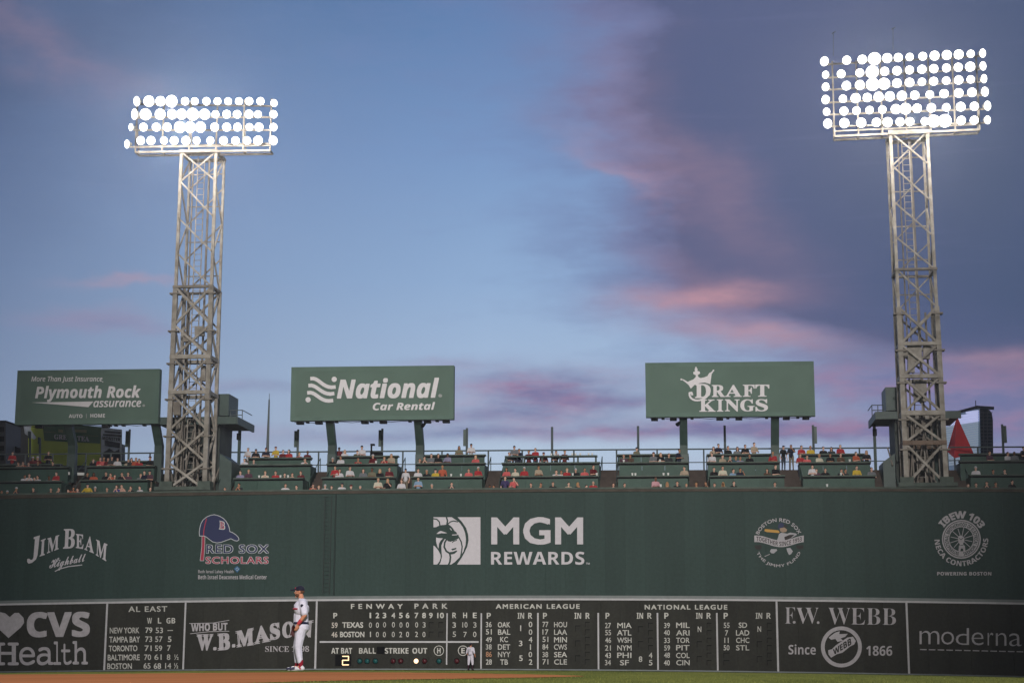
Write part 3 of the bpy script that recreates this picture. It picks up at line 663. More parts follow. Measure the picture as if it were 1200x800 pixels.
def league(xn, xm, xi, xr, names, nums, ry, ins, runs, heads, empt=(), orange=None, eslots=True):
    for s, (a, b) in zip(('P', 'IN', 'R'), heads): Z(s, a, b, 717.5, 724.4, 'b')
    for i, (nm, nu) in enumerate(zip(names, nums)):
        wd = 6.9 if len(nu) == 2 else 3.6
        if nu == '11': wd = 5
        plate(sb, nu, xn, ry[i], wd, 6.3, m=ORW if orange == i else CREAM)
        hw = (xm[1]-xm[0])/2*(len(nm)/3 if len(nm) < 3 else 1)*(.95 if len(nm) < 3 else 1); c = (xm[0]+xm[1])/2
        plate(sb, nm, c, ry[i], hw*2, 6.3, k='x', off=.014, bw=xm[1]-xm[0]+1)
    for j in range(3):
        y = (ry[2*j]+ry[2*j+1])/2 if 2*j+1 < len(ry) else ry[-1]
        if ins[j]: plate(sb, ins[j], xi, y, 1.2 if ins[j] == '1' else 4.2, 6.6, bw=5)
        else: slot(sb, xi, y+.2, 6, 7)
    for j in range(6):
        if runs[j]: plate(sb, runs[j], xr, ry[j], 1.2 if runs[j] == '1' else 4.2, 6.5, bw=5)
        else: slot(sb, xr, ry[j], 5.6, 6.2)
ryA = [731.3, 740.0, 748.8, 757.5, 766.2, 775.0]; ryN = [732.2, 740.9, 749.7, 758.4, 767.2, 775.9]
league(572.8, (583.5, 598), 610.3, 621.6, ('OAK', 'BAL', 'KC', 'DET', 'NYY', 'TB'), ('36', '51', '49', '38', '86', '28'), ryA, ('1', '3', '5'), ('0', '0', '4', '1', '0', '2'), ((570.4, 575.2), (606.6, 614.2), (619, 623.8)), orange=4)
league(639, (649.2, 664.4), 677, 688.3, ('HOU', 'LAA', 'MIN', 'CWS', 'SEA', 'CLE'), ('77', '17', '51', '84', '38', '71'), ryA, ('',)*3, ('',)*6, ((636.3, 641), (673.2, 681), (686.2, 691.2)))
league(712.5, (723.2, 740), 750.6, 762.4, ('MIA', 'ATL', 'WSH', 'NYM', 'PHI', 'SF'), ('27', '55', '46', '21', '43', '34'), ryN, ('', '', '8'), ('', '', '', '', '4', '5'), ((709.6, 714.2), (746.2, 753.6), (758.6, 763.8)))
league(781.6, (792.4, 808.2), 819.6, 831, ('MIL', 'ARI', 'TOR', 'PIT', 'COL', 'CIN'), ('39', '40', '33', '59', '48', '40'), ryN, ('N', '', ''), ('',)*6, ((778.5, 783.4), (815.6, 823), (828, 833.2)))
league(851.4, (862.6, 878.2), 890, 901.6, ('SD', 'LAD', 'CHC', 'STL'), ('55', '7', '11', '50'), ryN, ('N', '', ''), ('',)*6, ((848, 853), (885.6, 893.2), (898.2, 903.4)))
for y in ryN[4:]: slot(sb, 851.4, y, 7, 6.2)
# plumbing supplier's board
T(b_web, 'F', 920, 931.6, 711.2, 730.0, 'sb', -.012); T(b_web, '.', 929, 932.4, 727, 730.2, 'sb', .02); T(b_web, 'W', 933, 959.4, 711.6, 730.4, 'sb', -.012); T(b_web, '.', 957.2, 960.4, 727.4, 730.6, 'sb', .02)
T(b_web, 'WEBB', 970.6, 1050, 711.6, 731.2, 'sb', -.012, sl=-.9)
T(b_web, 'Since', 924, 956, 754.4, 766.2, 'b', -.002, sl=-.3); T(b_web, '1866', 1015.2, 1045.6, 756, 767.6, 'b', 0, sl=-.3)
disc(986, 757.4, 24, YT, ADWHITE, 'ring_emblem', b_web, r0=19.6, n=48)
R_ = lambda *p: sp(4, 900, 690, p)
poly(R_((282, 285), (300, 280), (318, 262), (372, 226), (398, 222), (412, 242), (404, 258), (384, 268), (350, 296), (322, 304), (296, 320), (284, 305)), YT, ADWHITE, 'hand_emblem', b_web)
poly(R_((284, 226), (312, 204), (336, 196), (334, 210), (374, 208), (362, 222), (340, 230), (352, 240), (326, 246), (316, 232), (296, 236)), YT-.002, ADWHITE, 'hand_emblem', b_web)
textq('WEBB', *R_((304, 282), (388, 226), (392, 258), (308, 308)), YT-.006, BOARD, b_web, 'b', .02)
# thin lowercase board
for ch, a, b, y0, y1 in (('m', 1077.6, 1100.8, 738.6, 754.2), ('o', 1103, 1118, 739.6, 754.6), ('d', 1120, 1135.6, 735.4, 755.0), ('e', 1138.6, 1152.6, 740.4, 755.4), ('r', 1157.4, 1164, 740.8, 755.6), ('n', 1167, 1179.4, 741.2, 756.0), ('a', 1182.6, 1197, 741.6, 756.6)):
    T(b_mod, ch, a, b, y0, y1, 'x', -.011)
for k in range(13):
    x = 1078.4+k*10.3; stroke([(x, 760.4+k*.23), (x+7.2, 760.6+k*.23)], 1.1, YT, ADWHITE, 'dash_mark', b_mod)
# ================================================================== LIGHT TOWERS
def zline(px, py, Y): return P(px, py, Y).z
def tower(name, label, fl, fr, nodes, xnodes, Yf, Yb, lampdef, frame, plates, mirror):
    """fl / fr: front legs ((px,py) top, (px,py) foot). nodes: picture rows where horizontals and braces meet"""
    (a0, a1), (b0, b1) = fl, fr
    A0, A1, B0, B1 = P(*a0, Yf), P(*a1, Yf), P(*b0, Yf), P(*b1, Yf)
    foot = (A1+B1)/2; foot.z = zat(foot.x, Yf, yledge)
    t = thing(name, label, 'light tower', foot)
    def leg(A, B, z, dy=0):
        k = (z-B.z)/(A.z-B.z); q = B.lerp(A, k); q.y += dy; q.z = z; return q
    zs = [zline((a0[0]+b0[0])/2, y, Yf) for y in nodes]
    top, bot = zs[0], zs[-1]
    D = Yb-Yf
    kb = next(i for i, y in enumerate(nodes) if y >= xnodes[0])        # heavier below this node
    for (A, B) in ((A0, A1), (B0, B1)):
        for dy in (0, D):
            w0, w1 = (.20, .30) if dy == 0 else (.16, .22)
            zb = zs[kb]
            G().bar(leg(A, B, zb, dy), leg(A, B, top, dy), w0).mk('leg', STEEL, t)
            G().bar(leg(A, B, bot, dy), leg(A, B, zb+.01, dy), w1).mk('leg', STEEL, t)
    L_ = lambda z, dy=0: leg(A0, A1, z, dy); R2 = lambda z, dy=0: leg(B0, B1, z, dy)
    for i in range(len(zs)-1):
        z0, z1 = zs[i], zs[i+1]; big = i >= kb; wd = .10 if not big else .145
        full = (i == 0) or nodes[i] >= xnodes[1]
        # front face
        G().bar(L_(z0, -.05), R2(z1, -.05), wd).mk('brace', STEEL, t)
        if full or big: G().bar(L_(z1, .06), R2(z0, .06), wd).mk('brace', STEEL, t)
        # rear face leans the other way
        G().bar(R2(z0, D), L_(z1, D), wd*.8).mk('brace', STEEL, t)
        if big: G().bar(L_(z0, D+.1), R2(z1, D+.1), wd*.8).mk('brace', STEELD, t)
        # the two sides zigzag
        for f_ in (L_, R2):
            p, q = (z0, z1) if i % 2 else (z1, z0)
            G().bar(f_(p, .02), f_(q, D-.02), wd*.9).mk('brace', STEEL, t)
        if not big:
            zm = (z0+z1)/2
            G().bar(L_(zm, D), R2(zm, D), .07).mk('strut', STEEL, t)
    for y, h, m_ in plates:
        z = zline((a0[0]+b0[0])/2, y, Yf); a, b = L_(z), R2(z)
        G().box(a.x-.15, b.x+.15, Yf-.22, Yf+.06, z-h/2, z+h/2).mk('crossbeam', m_, t)
        G().box(a.x-.1, b.x+.1, Yb-.02, Yb+.2, z-h/2, z+h/2).mk('crossbeam', m_, t)
        for q in (a, b): G().box(q.x-.1, q.x+.1, Yf+.07, Yb-.03, z-h/2, z+h/2).mk('crossbeam', m_, t)
    # flanges on the legs, ladder, cable trunk, equipment boxes
    for y in nodes[kb:-1]:
        z = zline((a0[0]+b0[0])/2, y+8, Yf)
        for q in (L_(z), R2(z)): G().box(q.x-.34, q.x+.34, q.y-.26, q.y+.26, z-.05, z+.05).mk('flange', STEELD, t)
    lx = .33 if not mirror else .36
    def mid(z, k, dy): q = L_(z).lerp(R2(z), k); q.y = Yf+dy; return q
    for k in (lx, lx+.20): G().bar(mid(bot, k, D*.62), mid(top, k, D*.62), .06).mk('ladder_rail', STEEL, t)
    nr = int((top-bot)/.42)
    g = G()
    for i in range(nr): z = bot+.2+i*.42; g.bar(mid(z, lx, D*.62), mid(z, lx+.20, D*.62), .035)
    tag(g.mk('ladder_rungs', STEEL, t), kind='stuff')
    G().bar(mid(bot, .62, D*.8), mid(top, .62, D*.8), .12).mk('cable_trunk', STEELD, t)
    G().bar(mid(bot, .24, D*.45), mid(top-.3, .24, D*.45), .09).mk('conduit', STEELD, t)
    for k in (.18, .8): 
        q = mid(bot, k, D*.9); e = mid(zs[kb], k, D*.9); G().bar(q, e, .12).mk('conduit', STEELD, t)
    for (bx0, bx1, by0, by1, dy) in (((228, 238.5, 382, 393, .3), (214, 221, 393, 400, .2), (236, 240.5, 428, 446, .9), (203, 211, 470, 486, .1)) if not mirror else ((1064, 1080, 402, 424, .35), (1082, 1090, 404, 420, .5), (1064, 1072, 424, 436, .3), (1052, 1064, 412, 417, .1), (1072, 1086, 446, 470, 1.2))):
        G().pbox(bx0, bx1, by0, by1, Yf+dy, Yf+dy+.35).mk('equipment_box', STEELD if (bx0+by0) % 2 else STEEL, t)
    for q0, q1, dy in (((.3, 0), (.55, .30), .8), ((.7, .02), (.5, .42), 1.1), ((.15, .05), (.35, .5), .5)):
        za, zb_ = bot+(zs[kb]-bot)*q0[1], bot+(zs[kb]-bot)*q1[1]; G().tube(mid(za, q0[0], dy), mid(zb_, q1[0], dy), .05, n=6).mk('cable', STEELD, t)
    # concrete foot
    G().box(A1.x-.6, B1.x+.6, Yf-.8, Yf-.2, foot.z-.02, foot.z+.22).mk('foot_beam', CAPTOP, t)
    for q in (A1, B1): G().box(q.x-.42, q.x+.42, Yf-.3, Yf+.5, foot.z+.2, foot.z+.62).mk('foot_block', CAPTOP, t)
    # ---- light bank
    (fx0, fy0, fx1, fy1, ftop, vert) = frame     # bottom beam left/right pixels, top row
    YL = Yf-.25
    b_l, b_r = P(fx0, fy0, YL), P(fx1, fy1, YL)
    for dy in (0, .8): G().bar(b_l+Vector((0, dy, 0)), b_r+Vector((0, dy, 0)), .13).mk('bank_beam', STEEL, t)
    up = Vector((0, 0, .35)); G().bar(b_l+up, b_r+up, .09).mk('bank_beam', STEEL, t)
    tl = P(fx0+1, ftop+ (2 if not mirror else 6), YL)
    for k in range(vert+1):
        s_ = k/vert; q = b_l.lerp(b_r, s_); G().bar(q, Vector((q.x, q.y, tl.z+.0)), .10).mk('bank_post', STEEL, t)
        G().bar(q, q+Vector((0, .8, 0)), .08).mk('bank_strut', STEEL, t)
        if k % 2 == 0: G().bar(q+Vector((0, .8, .0)), Vector((q.x, q.y+.06, q.z+2.2)), .07).mk('bank_strut', STEEL, t)
    rows_ = lampdef
    first = None
    for r_i, row in enumerate(rows_):
        ys = [p[1] for p in row]; 
        ql, qr = P(row[0][0]+3, ys[0]+3.5, YL+.02), P(row[-1][0]-3, ys[-1]+3.5, YL+.02)
        G().bar(ql, qr, .10).mk('bank_rail', STEEL, t)
        for k, (px, py) in enumerate(row):
            q = P(px, py, YL-.55)
            side = (-1 if k == 0 else 1 if k == len(row)-1 else 0)
            ax = Vector((side*.75+rnd.uniform(-.1, .1), -1, -.28+rnd.uniform(-.06, .06))).normalized()
            if first is None:
                lm = G().lathe((0, 0, 0), (0, -1, 0), [(-.34, .02), (-.32, .10), (-.18, .13), (-.12, .22), (0, .285), (.015, .30), (.03, .285)], 24).mk('lamp', BOWL, t, smooth=True, local=True)
                ln = G().lathe((0, 0, 0), (0, -1, 0), [(.02, .285), (.05, .20), (.06, .001)], 24).mk('lens', LENS, lm, smooth=True, local=True)
                G().bar((0, .02, -.2), (0, .45, -.2), .05).add(*([], [])).mk('bracket', STEEL, lm, local=True)
                first = lm
            else:
                lm = first.copy(); C.objects.link(lm); lm.parent = t
                for ch in first.children:
                    c_ = ch.copy(); C.objects.link(c_); c_.parent = lm
            hot = (px < 205 and 112 < py < 140) or (198 < px < 242 and 128 < py < 152) or (1012 < px < 1036 and 66 < py < 104) or (1090 < px < 1112 and 134 < py < 146) or (1050 < px < 1066 and 116 < py < 130)
            sc_ = rnd.choice((.90, .96, 1.0, 1.03, 1.10))*(1.32 if hot else 1); lm.scale = (sc_,)*3  # lamps in the brightest clusters enlarged, lens bloom put into their size
            lm.location = q-t.location
            lm.rotation_euler = ax.to_track_quat('-Y', 'Z').to_euler()
    # light these banks throw: spill over their own frame, and the beam down on the infield
    allp = [p for row in rows_ for p in row]; mx = sum(p[0] for p in allp)/len(allp); my = sum(p[1] for p in allp)/len(allp)
    for k, fx_ in enumerate((-.3, .3)):
        l_ = bpy.data.lights.new('bank_spill', 'POINT'); l_.energy = 1500; l_.color = (1, .93, .84); l_.shadow_soft_size = .6
        e_ = bpy.data.objects.new('bank_spill', l_); C.objects.link(e_); e_.parent = t; q = P(mx+(fx1-fx0)*fx_, ftop+ (my-ftop)*1.9, YL-3.2); e_.location = q-t.location
    for (hx_, hy_) in (((188, 133), (222, 141)) if not mirror else ((1030, 88), (1096, 132))):
        l_ = bpy.data.lights.new('bank_beam_light', 'SPOT'); l_.energy = 36000; l_.color = (1, .95, .9); l_.shadow_soft_size = 1.2; l_.spot_size = math.radians(62); l_.spot_blend = .7
        e_ = bpy.data.objects.new('bank_beam_light', l_); C.objects.link(e_); e_.parent = t; q = P(hx_, hy_, YL-2.0); e_.location = q-t.location
        e_.rotation_euler = (Vector((-4, -84, 0))-q).to_track_quat('-Z', 'Y').to_euler()
    return t
s1 = lambda xs, y: [(130+x/5.714, 90+y/5.714) for x in xs]
rowsL = [s1([175, 255, 332, 407, 497, 562, 640, 714, 785, 857, 926, 1002, 1092], 165),
         s1([160, 232, 330, 410, 475, 548, 628, 700, 775, 845, 925, 985, 1088], 252),
         s1([135, 218, 303, 378, 462, 530, 600, 695, 775, 848, 928, 992, 1088], 338),
         s1([112, 200, 268, 356, 424, 502, 574, 666, 754, 834, 912, 985, 1086], 428)]
rowsL[0][-1] = (321, 121); rowsL[3][0] = (149, 169)
def tilt(row, e): x0_, x1_ = row[0][0], row[-1][0]; return [(x, y+e[0]+(e[1]-e[0])*(x-x0_)/(x1_-x0_)) for x, y in row]
tower('light_tower', 'left steel lattice floodlight tower with four rows of lit lamps', ((213, 178), (195.5, 574)), ((253.2, 178), (240, 574)),
      [178, 212, 255, 296, 336, 380, 418, 460, 503, 541, 573], (336, 418), 1.6, 3.6, rowsL, (158.5, 178.6, 316.5, 176.5, 119, 5),
      [(336, .16, STEELD), (418, .26, STEEL), (459.5, .24, STEEL), (178, .22, STEEL)], False)
s2 = lambda xs, y0, y1: [(950+x/5.217, 40+(y0+(y1-y0)*(x-80)/970)/5.217) for x in xs]
rowsR = [s2([85, 220, 315, 390, 468, 535, 605, 685, 757, 832, 905, 978, 1050], 168, 118),
         s2([92, 186, 300, 376, 452, 527, 604, 680, 752, 830, 902, 975, 1052], 250, 196),
         s2([92, 218, 300, 378, 448, 527, 604, 680, 752, 828, 905, 978, 1058], 324, 274),
         s2([92, 197, 274, 346, 415, 483, 557, 636, 728, 816, 905, 986, 1064], 402, 354),
         s2([98, 203, 280, 360, 438, 520, 580, 650, 738, 828, 917, 1000, 1080], 476, 440),
         s2([105, 205, 308, 402, 470, 546, 606, 697, 752, 820, 920, 1000, 1080], 548, 526)]
tower('light_tower', 'right steel lattice floodlight tower with six rows of lit lamps', ((1043.4, 155), (1062.5, 569)), ((1086.5, 155), (1109, 569)),
      [155, 194, 236, 277, 316, 360, 403, 441, 484, 519, 568], (360, 403), 1.6, 3.6, rowsR, (978, 160, 1148, 152, 66, 6),
      [(316, .14, STEELD), (403, .22, STEEL), (441, .24, STEEL), (484, .3, STEEL), (519, .28, RUST), (155, .22, STEEL)], True)
# aerials over the right bank
for px, y0, y1 in ((1046.5, 33, 60), (976.5, 38, 66)):
    a, b = P(px, y0, 1.5), P(px, y1, 1.5)
    o = G().tube(b, a, .015).tube(a+Vector((-.10, 0, -.1)), a+Vector((.14, 0, .04)), .025).mk('aerial', GREYPOLE)
    tag(o, 'thin aerial rod rising above the %s of the right lamp bank' % ('middle' if px > 1000 else 'left end'), 'aerial')
# towers' service huts
def hut(mirror):
    M = -1 if mirror else 1
    if not mirror: ref = P(230, 572, 4.2)
    else: ref = P(1086, 568, 4.2)
    t = thing('service_hut', 'dark green service platform and hut behind the %s light tower' % ('right' if mirror else 'left'), 'platform', (ref.x, 4.4, zat(ref.x, 4.4, yledge)))
    if not mirror:
        sl = (188, 276, 492.5, 503.5); bx = (252, 267.5, 461.5, 490); hutx = (203, 256); wl = (256, 270.5); post = 279.4; rl = (270, 284)
    else:
        sl = (1029, 1122, 486, 497); bx = (1037.5, 1054, 453.5, 484); hutx = (1050, 1108); wl = (1036, 1050); post = 1026.4; rl = (1022, 1036)
    a, b = P(sl[0], sl[2], 5.0), P(sl[1], sl[3], 5.0)
    zt = P(sl[0], sl[2], 5.0).z; zb = P(sl[0], sl[3]-5, 5.0).z
    xa, xb = (a.x, b.x+.35) if not mirror else (a.x-.2, b.x)
    G().box(xa, xb, 3.75, 8.2, zb, zt).mk('platform_slab', DKGREEN, t)
    G().box(xa-.05, xb+.05, 3.65, 3.745, zb-.12, zt+.03).mk('fascia', SHEET, t)
    xe = xb if not mirror else xa
    G().box(min(xe, xe+.12*M), max(xe, xe+.12*M), 3.75, 8.2, zb-.12, zt+.03).mk('fascia', SHEET, t)
    c, d = P(bx[0], bx[2], 5.2), P(bx[1], bx[3], 5.2)
    G().box(c.x, d.x, 5.2, 7.6, zt+.32, c.z).mk('equipment_box', SHEET, t)
    for x in (c.x+.1, d.x-.2): G().box(x, x+.1, 5.3, 5.4, zt, zt+.32).mk('box_foot', DKGREEN, t)
    # hut walls with upright pipes
    h0, h1 = P(hutx[0], 540, 4.6), P(hutx[1], 540, 4.6); zfl = zat(h0.x, 4.6, yledge)-.2
    G().box(h0.x, h1.x, 4.7, 7.8, zfl, zb).mk('hut_wall', HUT, t)
    for k in range(5):
        x = h0.x+(h1.x-h0.x)*(k+.7)/5.6; G().tube((x, 4.5, zfl), (x, 4.5, zb-rnd.uniform(.1, .9)), rnd.uniform(.12, .3), n=14).mk('pipe', [SHEET, HUT, STEELD, HUT, SHEET][k], t, smooth=True)
    for k in range(3):
        x = h0.x+(h1.x-h0.x)*(k+.5)/3.3; G().box(x, x+.7, 4.3, 4.6, zfl, zfl+rnd.uniform(.8, 1.3)).mk('cabinet', [HUT, BLACK, DKGREEN][k], t)
    # screen wall beside the steps
    p0, p1 = P(wl[0], 572, 3.0), P(wl[1], 572, 3.0); zh = P(wl[0], 531, 3.0).z; zl = P(wl[0], 541, 3.0).z
    za, zbb = (zh, zl) if not mirror else (zl, zh)
    G().hexa([(p0.x, 3.0, zfl), (p1.x, 3.0, zfl), (p1.x, 5.6, zfl), (p0.x, 5.6, zfl)], [(p0.x, 3.0, za), (p1.x, 3.0, zbb), (p1.x, 5.6, zbb), (p0.x, 5.6, za)]).mk('screen_wall', SHEET, t)
    # post, railing, floodlight
    q = P(post, 554, 7.4); G().box(q.x-.09, q.x+.09, 7.3, 7.5, q.z, zb+.02).mk('post', DKGREEN, t)
    G().box(q.x-.13, q.x+.13, 7.1, 7.29, zb-.75, zb-.3).mk('speaker_box', BLACK, t)
    xr0, xr1 = P(rl[0], 485, 5.5).x, P(rl[1], 485, 5.5).x
    for x in (xr0, (xr0+xr1)/2, xr1): G().tube((x, 5.5, zt), (x, 5.5, zt+.72), .03).mk('railing_post', GREYPOLE, t)
    for z in (.38, .72): G().tube((xr0, 5.5, zt+z), (xr1, 5.5, zt+z), .03).mk('railing_bar', GREYPOLE, t)
    xo = xr1 if not mirror else xr0
    G().tube((xo, 5.5, zt+.72), (xo, 8.0, zt+.72), .03).mk('railing_bar', GREYPOLE, t)
    # leaning handrail by the steps
    e0, e1 = (P(248, 572, 2.4), P(262, 535, 4.0)) if not mirror else (P(1046, 545, 2.8), P(1040, 524, 3.6))
    G().tube(e0, e1, .05).mk('handrail', STEELD, t)
hut(False); hut(True)
# ================================================================== BILLBOARDS ON BENT POSTS
FABEDGE = mat('sign_fabric_fold', (.098, .158, .130), .7, .1, .8, .1)
def billboard(name, label, TL, TR, BR, BL, posts, lights, Y=3.0, elbow=1.7, side=.5):
    c = P((BL[0]+BR[0])/2, BL[1], Y)
    t = thing(name, label, 'billboard', (c.x, Y+elbow, zat(c.x, Y+elbow, yledge)))
    tl, tr, br, bl = (P(*q, Y) for q in (TL, TR, BR, BL))
    dv_ = Vector((0, side, 0))
    # box with a fabric face stretched over a raised rim
    def lerp2(u, v): return (bl.lerp(br, u)).lerp(tl.lerp(tr, u), v)
    W_, H_ = (tr-tl).length, (tl-bl).length
    mu, mv = .30/W_, .28/H_
    nx_, ny_ = 30, 12; v = []; f = []
    us = [0, mu]+[mu+(1-2*mu)*i/nx_ for i in range(1, nx_)]+[1-mu, 1]; vs = [0, mv]+[mv+(1-2*mv)*i/ny_ for i in range(1, ny_)]+[1-mv, 1]
    for j, vv in enumerate(vs):
        for i, u in enumerate(us):
            q = lerp2(u, vv); dd = min(u/mu, (1-u)/mu, vv/mv, (1-vv)/mv, 1)
            r_ = min(u*W_, (1-u)*W_)+min(vv*H_, (1-vv)*H_)
            cr = math.exp(-r_/1.1)*math.sin((u*W_-vv*H_)*7)*.02 if dd > .5 else 0
            q.y += .05*dd+cr; v.append(q)
    n_ = len(us)
    for j in range(len(vs)-1):
        for i in range(n_-1): f.append((j*n_+i, j*n_+i+1, (j+1)*n_+i+1, (j+1)*n_+i))
    mid_ = []
    for j in range(len(vs)-1):
        for i in range(n_-1): mid_.append(1 if i in (0, n_-2) or j in (0, len(vs)-2) else 0)
    mk('sign_face', v, f, [SIGNGREEN, FABEDGE], t, smooth=True, mids=mid_)
    e = Vector((0, .052, 0)); G().hexa([bl+e, br+e, br+dv_, bl+dv_], [tl+e, tr+e, tr+dv_, tl+dv_]).mk('sign_box', SIGNGREEN, t)
    for (xt, xe_) in posts:
        a = P(xt, BL[1]-6, Y+side+.25); yb_ = Y+elbow+.25
        el_ = Vector((a.x, yb_, P(xe_, 522, yb_).z)); ft = Vector((a.x, yb_, zat(a.x, yb_, yledge)-.6))
        s_ = .26
        G().hexa([(el_.x-s_, el_.y-.25, el_.z), (el_.x+s_, el_.y-.25, el_.z), (el_.x+s_, el_.y+.25, el_.z), (el_.x-s_, el_.y+.25, el_.z)],
                 [(a.x-s_, a.y-.25, a.z), (a.x+s_, a.y-.25, a.z), (a.x+s_, a.y+.25, a.z), (a.x-s_, a.y+.25, a.z)]).mk('bent_post', DKGREEN, t)
        G().hexa([(el_.x-s_-.02, el_.y-.27, ft.z), (el_.x+s_+.02, el_.y-.27, ft.z), (el_.x+s_+.02, el_.y+.27, ft.z), (el_.x-s_-.02, el_.y+.27, ft.z)],
                 [(el_.x-s_-.02, el_.y-.27, el_.z-.6), (el_.x+s_+.02, el_.y-.27, el_.z-.6), (el_.x+s_+.02, el_.y+.27, el_.z-.6), (el_.x-s_-.02, el_.y+.27, el_.z-.6)]).mk('post_base', SHEET, t)
        G().hexa([(el_.x-s_, el_.y-.25, el_.z-.6), (el_.x+s_, el_.y-.25, el_.z-.6), (el_.x+s_, el_.y+.25, el_.z-.6), (el_.x-s_, el_.y+.25, el_.z-.6)],
                 [(el_.x-s_, el_.y-.25, el_.z), (el_.x+s_, el_.y-.25, el_.z), (el_.x+s_, el_.y+.25, el_.z), (el_.x-s_, el_.y+.25, el_.z)]).mk('post_elbow', DKGREEN, t)
    for k, (lx_, big) in enumerate(lights):
        fr = (lx_-BL[0])/(BR[0]-BL[0]); yb_ = BL[1]+(BR[1]-BL[1])*fr
        if big: G().pbox(lx_-4, lx_+4, yb_+.8, yb_+3.8, Y-.5, Y-.1).mk('floodlight', BLACK, t)
        else:
            G().pbox(lx_-1.8, lx_+1.8, yb_+1, yb_+2.6, Y-.3, Y-.0).mk('bracket', BLACK, t)
    g = G(); pts = [P(BL[0]+5+(BR[0]-BL[0]-10)*i/16, BL[1]+(BR[1]-BL[1])*i/16+1.4+(1.3 if i % 4 == 2 else .3), Y+.1) for i in range(17)]
    for a, b in zip(pts, pts[1:]): g.tube(a, b, .02, n=5, caps=False)
    g.mk('cable', BLACK, t)
    return t
YS = 3.0-.02
def SG(t, s, x0, x1, y0, y1, k='b', off=0.0, sl=0.0, lean=0.0, m=SIGNW, sp_=1.0): return text(s, x0, x1, y0, y1, YS+.02, m, t, k, off, sp_, sl, lean=lean)
pr = billboard('billboard', 'tilted green insurance billboard on bent posts at the far left', (20.5, 434), (187.2, 432), (185, 496), (17, 497.6), [(79.4, 88), (181.5, 189)], [(123, 1), (135, 0), (144, 0), (168.5, 0), (45, 1), (128, 0)])
SG(pr, 'More Than Just Insurance', 36.6, 120, 440.6, 448.2, 'i', .014, lean=0); SG(pr, 'Plymouth Rock', 41, 165, 452, 471, 'bi', .015, sl=.8)
SG(pr, '.', 119.8, 121, 446.6, 447.8, 'b')
poly([(37, 471.4), (109.5, 470.2), (103.6, 476.8)], YS+.02, SIGNW, 'swoosh_emblem', pr)
SG(pr, 'assurance', 109.4, 165.6, 469.4, 477.0, 'i', .022, sl=.4); SG(pr, '®', 167, 170, 473.6, 476.2, 'x')
SG(pr, 'AUTO', 80.6, 96.6, 485.2, 489.4, 'b'); stroke([(101.2, 484.6), (101.2, 489.6)], .5, YS, ADWHITE, 'rule_line', pr); SG(pr, 'HOME', 106, 123, 484.6, 489, 'b')
nb = billboard('billboard', 'green car rental billboard with three white waves left of the letters', (341.5, 430), (532, 428), (531.5, 491), (340, 493), [(386, 391), (489.5, 493)],
               [(351, 1), (373, 1), (360, 0), (394, 0), (427, 1), (435, 0), (448.6, 1), (480, 0), (500.5, 1), (512, 0), (522.4, 1)])
SG(nb, 'National', 394.6, 514.6, 443.2, 467.2, 'bi', .022, sl=1.0); SG(nb, 'Car Rental', 436.8, 510, 471.4, 480.6, 'bi', .014, sl=.6); SG(nb, '®', 513.8, 518, 461.6, 465.2, 'x')
def wv(pts, wd): stroke(sp(4.445, 330, 420, pts), wd, YS+.018, SIGNW, 'wave_emblem', nb)
def curve(p0, c0, c1, p1, n=10):
    return [tuple((1-t)**3*p0[i]+3*(1-t)**2*t*c0[i]+3*(1-t)*t*t*c1[i]+t**3*p1[i] for i in (0, 1)) for t in [k/n for k in range(n+1)]]
wv(curve((154, 104), (195, 96), (215, 160), (277, 148)), 4.2); wv(curve((144, 140), (185, 132), (210, 196), (270, 182)), 4.2); wv(curve((138, 178), (180, 168), (200, 232), (264, 218)), 4.2)
for cx_, cy_ in ((274, 108), (138, 214)): disc(330+cx_/4.445, 420+cy_/4.445, 3.1, YS+.016, SIGNW, 'wave_emblem', nb, n=20)
dkb = billboard('billboard', 'green betting billboard with a white crown above the letters', (756, 425), (953.5, 423), (955.5, 487), (757, 488.6), [(800.6, 800.8), (908.2, 905)],
                [(767, 1), (777, 0), (789, 1), (811, 0), (843.5, 1), (853, 0), (866, 1), (898.5, 0), (921.6, 1), (935, 0), (944.6, 1)])
CR = sp(5, 740, 410, [(288, 168), (305, 172), (330, 186), (347, 178), (362, 172), (375, 160), (378, 148), (362, 140), (362, 128), (372, 126), (370, 112), (378, 104), (388, 110), (386, 122), (400, 126), (402, 138), (388, 146), (392, 158), (405, 164), (425, 160), (445, 152), (455, 135), (465, 130), (480, 118), (478, 130), (470, 140), (462, 200), (430, 190), (400, 194), (370, 204), (348, 226), (335, 205), (318, 190)])
poly(CR, YS+.02, SIGNW, 'crown_emblem', dkb)
for q in ((378, 104), (292, 172), (480, 120)): disc(740+q[0]/5, 410+q[1]/5, 1.1, YS+.015, SIGNW, 'crown_emblem', dkb, n=10)
SG(dkb, 'D', 814, 833, 449.4, 466.4, 'sb', .02); stroke(sp(5, 740, 410, curve((340, 252), (336, 300), (400, 308), (440, 274))), 2.2, YS+.015, SIGNW, 'letter_swash', dkb)
stroke(sp(5, 740, 410, [(340, 252), (352, 250), (356, 262)]), 2.4, YS+.013, SIGNW, 'letter_swash', dkb)
for ch, a, b in (('R', 834, 849.6), ('A', 849.6, 869.4), ('F', 870.4, 884.4), ('T', 885, 901.6)): SG(dkb, ch, a, b, 450.8-(a-834)*.008, 465.0-(a-834)*.008, 'sb', .014)
for ch, a, b in (('K', 819.4, 838.6), ('I', 840, 847.6), ('N', 849.4, 866.8), ('G', 867.4, 884.4), ('S', 885.2, 900)): SG(dkb, ch, a, b, 467.8-(a-820)*.006, 482.2-(a-820)*.006, 'sb', .014)
